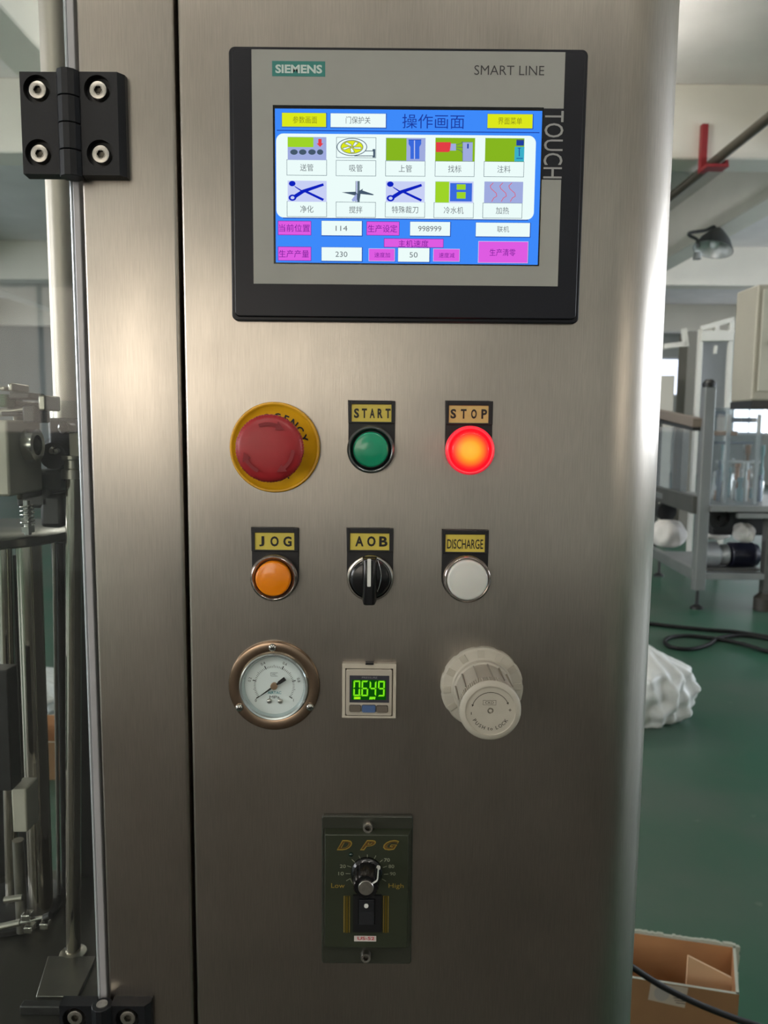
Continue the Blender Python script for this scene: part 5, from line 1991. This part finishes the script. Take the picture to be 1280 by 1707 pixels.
# shelf, table top, rails
bsub(MB().box(A.x + 0.085, RX, YM, YM + 1.1, zsh - 0.05, zsh, GSTL), 'lower_shelf', bevel=0.004)
bsub(MB().box(A.x + 0.085, RX + 0.5, YM - 0.02, YM + 1.3, ztp, ztp + 0.05, GSTL), 'table_top', bevel=0.004)
bsub(MB().box(A.x + 0.3, RX + 0.5, YM - 0.03, YM + 0.02, ztp - 0.05, ztp - 0.01, GSTL), 'edge_rail', bevel=0.004)
bar((1080, 915), (1160, 958), 7.4, YM + 0.05, 0.06, 0.09, GSTL, 'side_rail')
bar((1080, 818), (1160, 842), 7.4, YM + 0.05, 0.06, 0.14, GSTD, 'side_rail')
bar((1080, 685), (1165, 705), 7.6, YM + 0.05, 0.10, 0.07, mat('tan_rail', (150, 136, 124), 0.5, 0.4), 'conveyor_rail')
bar((1080, 697), (1165, 715), 7.5, YM + 0.06, 0.10, 0.03, DKM, 'conveyor_rail')
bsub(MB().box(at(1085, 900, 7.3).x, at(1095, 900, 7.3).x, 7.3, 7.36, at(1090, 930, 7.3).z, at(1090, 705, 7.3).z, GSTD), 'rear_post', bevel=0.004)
# clear enclosure panels above the table
CLR = clear_mat('clear_panel', (226, 232, 236), haze=0.10)
q0, q1 = at(1186, 830, YM), at(1276, 680, YM)
bsub(MB().box(q0.x, q1.x, YM + 0.02, YM + 0.03, ztp + 0.05, q1.z, CLR), 'clear_guard')
q0, q1 = at(1092, 820, 7.1), at(1150, 712, 7.1)
bsub(MB().box(q0.x, q1.x, 7.1, 7.11, q0.z, q1.z, CLR), 'clear_guard')
for px in (1212, 1262):
    q = at(px, 760, YM + 0.15)
    bsub(MB().box(q.x - 0.012, q.x + 0.012, YM + 0.14, YM + 0.165, ztp + 0.05, at(px, 690, YM).z, mat('pale_frame', (214, 214, 208), 0.5)), 'guard_upright')
# filling nozzles, bottles and pneumatic bits on the table
rnd = random.Random(9)
GB_ = [mat('pale_part', (196, 196, 190), 0.4, 0.3), mat('brass_part', (150, 112, 84), 0.4, 0.6), mat('slate_part', (96, 106, 116), 0.5, 0.3), mat('teal_part', (120, 150, 152), 0.5), CHROME]
for i in range(34):
    px = 1190 + (i * 37) % 84
    Yq = YM + 0.3 + rnd.random() * 0.7
    q = at(px, 800, Yq)
    hh = 0.08 + rnd.random() * 0.42
    rr = 0.012 + rnd.random() * 0.022
    m = GB_[i % 5]
    mb = MB().lathe([(0, 0), (rr, 0), (rr, hh * 0.5), (rr * 0.6, hh * 0.58), (rr * 0.6, hh * 0.8), (rr * 0.9, hh * 0.82), (rr * 0.9, hh), (0, hh)], m, (q.x, Yq, ztp + 0.05), axis='Z', n=16)
    bsub(mb, 'nozzle', 40)
for (px, py, w, h) in ((1205, 722, 46, 8), (1225, 738, 60, 5), (1240, 700, 40, 8), (1232, 770, 70, 4), (1195, 690, 26, 10)):
    a_, b_ = at(px - w / 2, py, YM + 0.5), at(px + w / 2, py, YM + 0.5)
    hh = h * mpp(px, py, YM + 0.5)
    bsub(MB().box(a_.x, b_.x, YM + 0.48, YM + 0.56, a_.z - hh / 2, a_.z + hh / 2, GB_[(px // 5) % 3]), 'manifold', bevel=0.004)
# chain wheel, motor and gearbox under the table
q = at(1208, 866, YM + 0.1)
mb = MB().lathe([(0.10, 0), (0.10, 0.04), (0.065, 0.045), (0.060, 0.02), (0.025, 0.02), (0.025, 0.05), (0, 0.05)], mat('wheel_black', (30, 30, 32), 0.45), (q.x, YM + 0.2, q.z), n=40)
bsub(mb, 'drive_wheel', 40)
q = at(1108, 852, 6.8)
bsub(MB().lathe([(0.09, 0), (0.09, 0.06), (0.03, 0.07), (0, 0.07)], mat('wheel_black', (30, 30, 32), 0.45), (q.x, 6.8, q.z), n=32), 'drive_wheel', 40)
q = at(1250, 868, YM + 0.4)
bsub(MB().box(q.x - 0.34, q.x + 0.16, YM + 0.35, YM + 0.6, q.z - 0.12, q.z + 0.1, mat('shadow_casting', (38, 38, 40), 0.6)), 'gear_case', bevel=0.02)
A2, B2 = at(1218, 926, YM + 0.2), at(1264, 926, YM + 0.2)
NAVY = mat('navy_motor', (26, 28, 46), 0.35)
rr = 21 * mpp(1240, 926, YM + 0.2)
mb = MB()
L2 = B2.x - A2.x
prof = [(0, 0), (rr * 0.9, 0)]
for i in range(9):
    u = L2 * (0.04 + 0.085 * i)
    prof += [(rr, u), (rr, u + L2 * 0.045), (rr * 0.93, u + L2 * 0.045), (rr * 0.93, u + L2 * 0.085)]
prof += [(rr * 0.98, L2 * 0.84), (rr * 0.9, L2), (0, L2)]
mb.lathe(prof, NAVY, (A2.x, YM + 0.25, A2.z), axis='X', n=32)
bsub(mb, 'motor', 30, label='navy finned motor')
A3, B3 = at(1173, 926, YM + 0.2), at(1202, 926, YM + 0.2)
SILV = mat('silver_gearbox', (190, 194, 198), 0.35, 0.6)
mb = MB().lathe([(0, 0), (rr * 1.0, 0), (rr * 1.05, 0.02), (rr * 1.05, (B3.x - A3.x) * 0.8), (rr * 0.7, B3.x - A3.x), (0, B3.x - A3.x)], SILV, (A3.x, YM + 0.25, A3.z), axis='X', n=32)
bsub(mb, 'gearbox', 40, label='silver gearbox')
mb = MB().lathe([(0, 0), (rr * 0.7, 0), (rr * 0.85, 0.02), (rr * 0.85, 0.06), (0, (A2.x - B3.x))], SILV, (B3.x, YM + 0.25, A3.z), axis='X', n=32)
bsub(mb, 'coupling', 40, label='silver coupling')
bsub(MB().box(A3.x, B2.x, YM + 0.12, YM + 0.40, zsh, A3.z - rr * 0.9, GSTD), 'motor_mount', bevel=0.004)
# upper enclosure box
YX = 4.6
x0, x1 = at(1224, 560, YX + 0.75).x, at(1259, 560, YX).x
zt_, zb_ = at(1262, 474, YX).z, at(1250, 668, YX).z
bx = thing('steel_enclosure', 'pale sheet steel enclosure raised on the background machine at the right edge', 'enclosure', (x1 + 0.4, YX + 0.4, 0))
mb = MB().box(x1, x1 + 0.9, YX, YX + 0.31, zb_, zt_, BOXM)
sub(mb, 'casing', bx, bevel=0.012)
mb = MB().box(x1 + 0.03, x1 + 0.9, YX - 0.012, YX, zb_ + 0.06, zt_ - 0.03, mat('sheet_steel_door', (206, 202, 186), 0.5, 0.3, var=0.04, scale=3))
dr_ = sub(mb, 'door_panel', bx, bevel=0.006)
mb = MB().box(x1 + 0.08, x1 + 0.3, YX - 0.03, YX - 0.012, (zt_ + zb_) / 2 - 0.012, (zt_ + zb_) / 2 + 0.012, GSTD)
sub(mb, 'handle', dr_, bevel=0.003)
mb = MB().box(x1 + 0.0, x1 + 0.9, YX, YX + 0.31, zb_ - 0.05, zb_, DKM)
sub(mb, 'underframe', bx)
for (x, y) in ((x1 + 0.5, YX + 0.06), (x1 + 0.8, YX + 0.06), (x1 + 0.5, YX + 0.27), (x1 + 0.8, YX + 0.27)):
    sub(MB().box(x - 0.03, x + 0.03, y - 0.03, y + 0.03, 0, zb_ - 0.05, GSTL), 'leg', bx)
# white tube framework behind
TW = mat('white_tube', (222, 220, 212), 0.45)
fr = thing('tube_rack', 'white painted tube framework standing between post and enclosure in the background', 'frame', (at(1190, 600, 7.2).x, 7.2, 0))


def fbar(a, b, w, m=TW, name='tube', Y=7.2):
    sub(MB().obox(at(*a, Y), at(*b, Y), w, w, m), name, fr, bevel=0.005)


q = at(1163, 640, 7.2)
sub(MB().obox(Vector((q.x, 7.2, 0)), at(1168, 549, 7.2), 0.045, 0.045, TW), 'upright', fr, bevel=0.005)
q = at(1216, 640, 7.2)
sub(MB().obox(Vector((q.x, 7.2, 0)), at(1219, 533, 7.2), 0.045, 0.045, TW), 'upright', fr, bevel=0.005)
fbar((1168, 548), (1222, 532), 0.05, name='top_rail')
fbar((1166, 561), (1220, 560), 0.10, name='cross_rail')
fbar((1194, 542), (1194, 556), 0.045, name='hanger')
fbar((1193, 576), (1191, 590), 0.03, name='hanger')
sub(MB().obox(at(1140, 548, 7.25), at(1143, 578, 7.25), 0.05, 0.05, TW), 'elbow_tube', fr, bevel=0.005)
sub(MB().obox(at(1105, 578, 7.25), at(1144, 573, 7.25), 0.05, 0.05, TW), 'elbow_tube', fr, bevel=0.005)
# dark column behind, pale cabinet, white sacks
dk = MB().box(at(1145, 600, 9.5).x, at(1166, 600, 9.5).x, 9.5, 9.8, 0, at(1150, 552, 9.5).z, mat('dark_panel', (112, 108, 98), 0.6))
o = dk.build('machine_panel', None, off=(at(1155, 600, 9.5).x, 9.65, 0), smooth=0)
tag(o, 'tall dark grey machine panel behind the white tubes', 'panel')
dk = MB().box(at(1096, 640, 9.0).x, at(1124, 640, 9.0).x, 9.0, 9.5, 0, at(1100, 626, 9.0).z, mat('beige_locker', (176, 170, 156), 0.6))
dk.box(at(1098, 640, 9.0).x, at(1122, 640, 9.0).x, 8.99, 9.0, 0.08, at(1100, 629, 9.0).z, mat('beige_locker_door', (186, 180, 166), 0.6))
o = dk.build('storage_locker', None, off=(at(1110, 600, 9).x, 9.25, 0), smooth=0)
tag(o, 'beige storage locker far behind the conveyor rail', 'locker')


def sack(label, px0, px1, pyt, pyb, Y, z_on=None, seed=1, grp=None):
    a_, b_ = at(px0, pyb, Y), at(px1, pyb, Y)
    zt2 = at((px0 + px1) / 2, pyt, Y).z
    z0_ = a_.z if z_on is None else z_on
    rnd = random.Random(seed)
    ph = [rnd.random() * 6 for _ in range(4)]
    nu, nv = 32, 16
    vs, fs = [], []
    cx, hw, hh = (a_.x + b_.x) / 2, (b_.x - a_.x) / 2, zt2 - z0_
    for j in range(nv + 1):
        th = PI * j / nv
        for i in range(nu):
            a = 2 * PI * i / nu
            k_ = math.sin(th) ** 0.6 * (1 + 0.08 * math.sin(5 * a + ph[0] + 3 * th) + 0.05 * math.sin(9 * a + ph[1]))
            vs.append((cx + hw * k_ * math.cos(a), Y + 0.14 + 0.13 * k_ * math.sin(a), z0_ + hh * (0.5 + 0.5 * math.cos(th)) * (1 + 0.08 * math.sin(3 * a + ph[2]))))
    for j in range(nv):
        for i in range(nu):
            fs.append((j * nu + i, j * nu + (i + 1) % nu, (j + 1) * nu + (i + 1) % nu, (j + 1) * nu + i))
    o = MB().add(vs, fs, RAG).build('cloth_bundle', None, off=(cx, Y + 0.14, z0_), smooth=60)
    tag(o, label, 'cloth', grp)
    return o


sack('white cloth bundle tied with cord left of the machine corner post', 1094, 1150, 873, 916, 6.5, seed=2)
sack('white rag hanging between the drive wheel and the silver gearbox', 1174, 1226, 886, 902, YM + 0.62, seed=3)
sack('long white rag hanging over the right end of the navy motor', 1238, 1266, 878, 905, YM + 0.05, z_on=A2.z + rr * 1.0 + 0.012, seed=4)

# ================================================================== OVERHEAD PIPE, BRACKET, LAMP
YP_ = 6.6
pp = at(1189, 266, YP_)
PIPE = mat('grey_pipe', (88, 82, 70), 0.5, 0.3, var=0.12, scale=3)
o = MB().cyl((pp.x + 0.03, 2.2, pp.z), (pp.x + 0.03, 24.9, pp.z), 0.042, PIPE, 20).build('overhead_pipe', None, smooth=40)
tag(o, 'grey pipe running along under the ceiling held by a red bracket', 'pipe')
REDP = mat('red_paint', (140, 36, 42), 0.5)
br = thing('pipe_bracket', 'red steel bracket fixed to the ceiling beam holding the grey pipe', 'bracket', (pp.x, YP_, pp.z))
zt2 = at(1183, 199, YP_).z
sub(MB().box(pp.x - 0.075, pp.x - 0.020, 6.69, 6.75, pp.z - 0.075, zt2, REDP), 'hanger_bar', br, bevel=0.004)
sub(MB().box(pp.x - 0.075, pp.x + 0.12, 6.55, 6.69, pp.z - 0.075, pp.z - 0.048, REDP), 'shelf_bar', br, bevel=0.003)
sub(MB().box(pp.x + 0.09, pp.x + 0.12, 6.56, 6.68, pp.z - 0.048, pp.z - 0.01, REDP), 'clip', br, bevel=0.003)

YLm = 9.15
lc = at(1192, 402, YLm)
lm = thing('pendant_lamp', 'grey bell-shaped industrial lamp hanging on a bent arm below the ceiling beam', 'lamp', (lc.x, YLm, lc.z))
sl = mpp(1192, 402, YLm)
LAMP = mat('lamp_grey', (72, 74, 74), 0.4, 0.5)
tilt = Matrix.Rotation(math.radians(16), 4, 'Y') @ Matrix.Rotation(math.radians(-9), 4, 'X')
prof = [(5 * sl, 22 * sl), (8 * sl, 20 * sl), (14 * sl, 14 * sl), (24 * sl, 2 * sl), (31 * sl, -12 * sl), (32 * sl, -15 * sl)]
prof_in = [(31 * sl, -15 * sl), (30 * sl, -12 * sl), (23 * sl, 1 * sl), (13 * sl, 12 * sl), (0, 14 * sl)]


def lathe_t(prof, m, name, par, M):
    mb = MB().lathe(prof, m, (0, 0, 0), axis='Z', n=40)
    mb.v = [tuple(M @ Vector(v) + Vector((lc.x, YLm, lc.z))) for v in mb.v]
    return sub(mb, name, par, smooth=50)


sh = lathe_t(prof, LAMP, 'lamp_shade', lm, tilt)
lathe_t(prof_in, mat('lamp_reflector', (206, 208, 206), 0.3, 0.2), 'reflector', sh, tilt)
lathe_t([(0, -14 * sl), (6 * sl, -10 * sl), (7.5 * sl, -3 * sl), (6 * sl, 8 * sl), (0, 12 * sl)], mat('lamp_bulb', (220, 226, 226), 0.3), 'bulb', lm, tilt)
arm = [at(1160, 390, YLm), at(1150, 393, YLm), at(1148, 388, YLm), at(1156, 386, YLm), at(1190, 384, YLm), at(1190, 380, YLm)]
sub(MB().tube(smoothp([at(1189, 388, YLm), at(1190, 378, YLm), at(1176, 384, YLm + 0.02), at(1150, 388, YLm), at(1150, 393, YLm), at(1162, 400, YLm), at(1164, 412, YLm)], 5), 0.02, LAMP, 8), 'arm', lm, smooth=50)
q = at(1190, 380, YLm)
sub(MB().cyl((q.x, YLm, q.z - 0.02), (q.x, YLm, 3.86), 0.02, LAMP, 8), 'suspension_rod', lm)
sub(MB().lathe([(0, 0), (0.05, 0), (0.04, 0.08), (0, 0.08)], mat('ballast_grey', (140, 142, 140), 0.5), (at(1162, 425, YLm).x, YLm, at(1162, 432, YLm).z), axis='Z', n=16), 'ballast', lm, smooth=40)
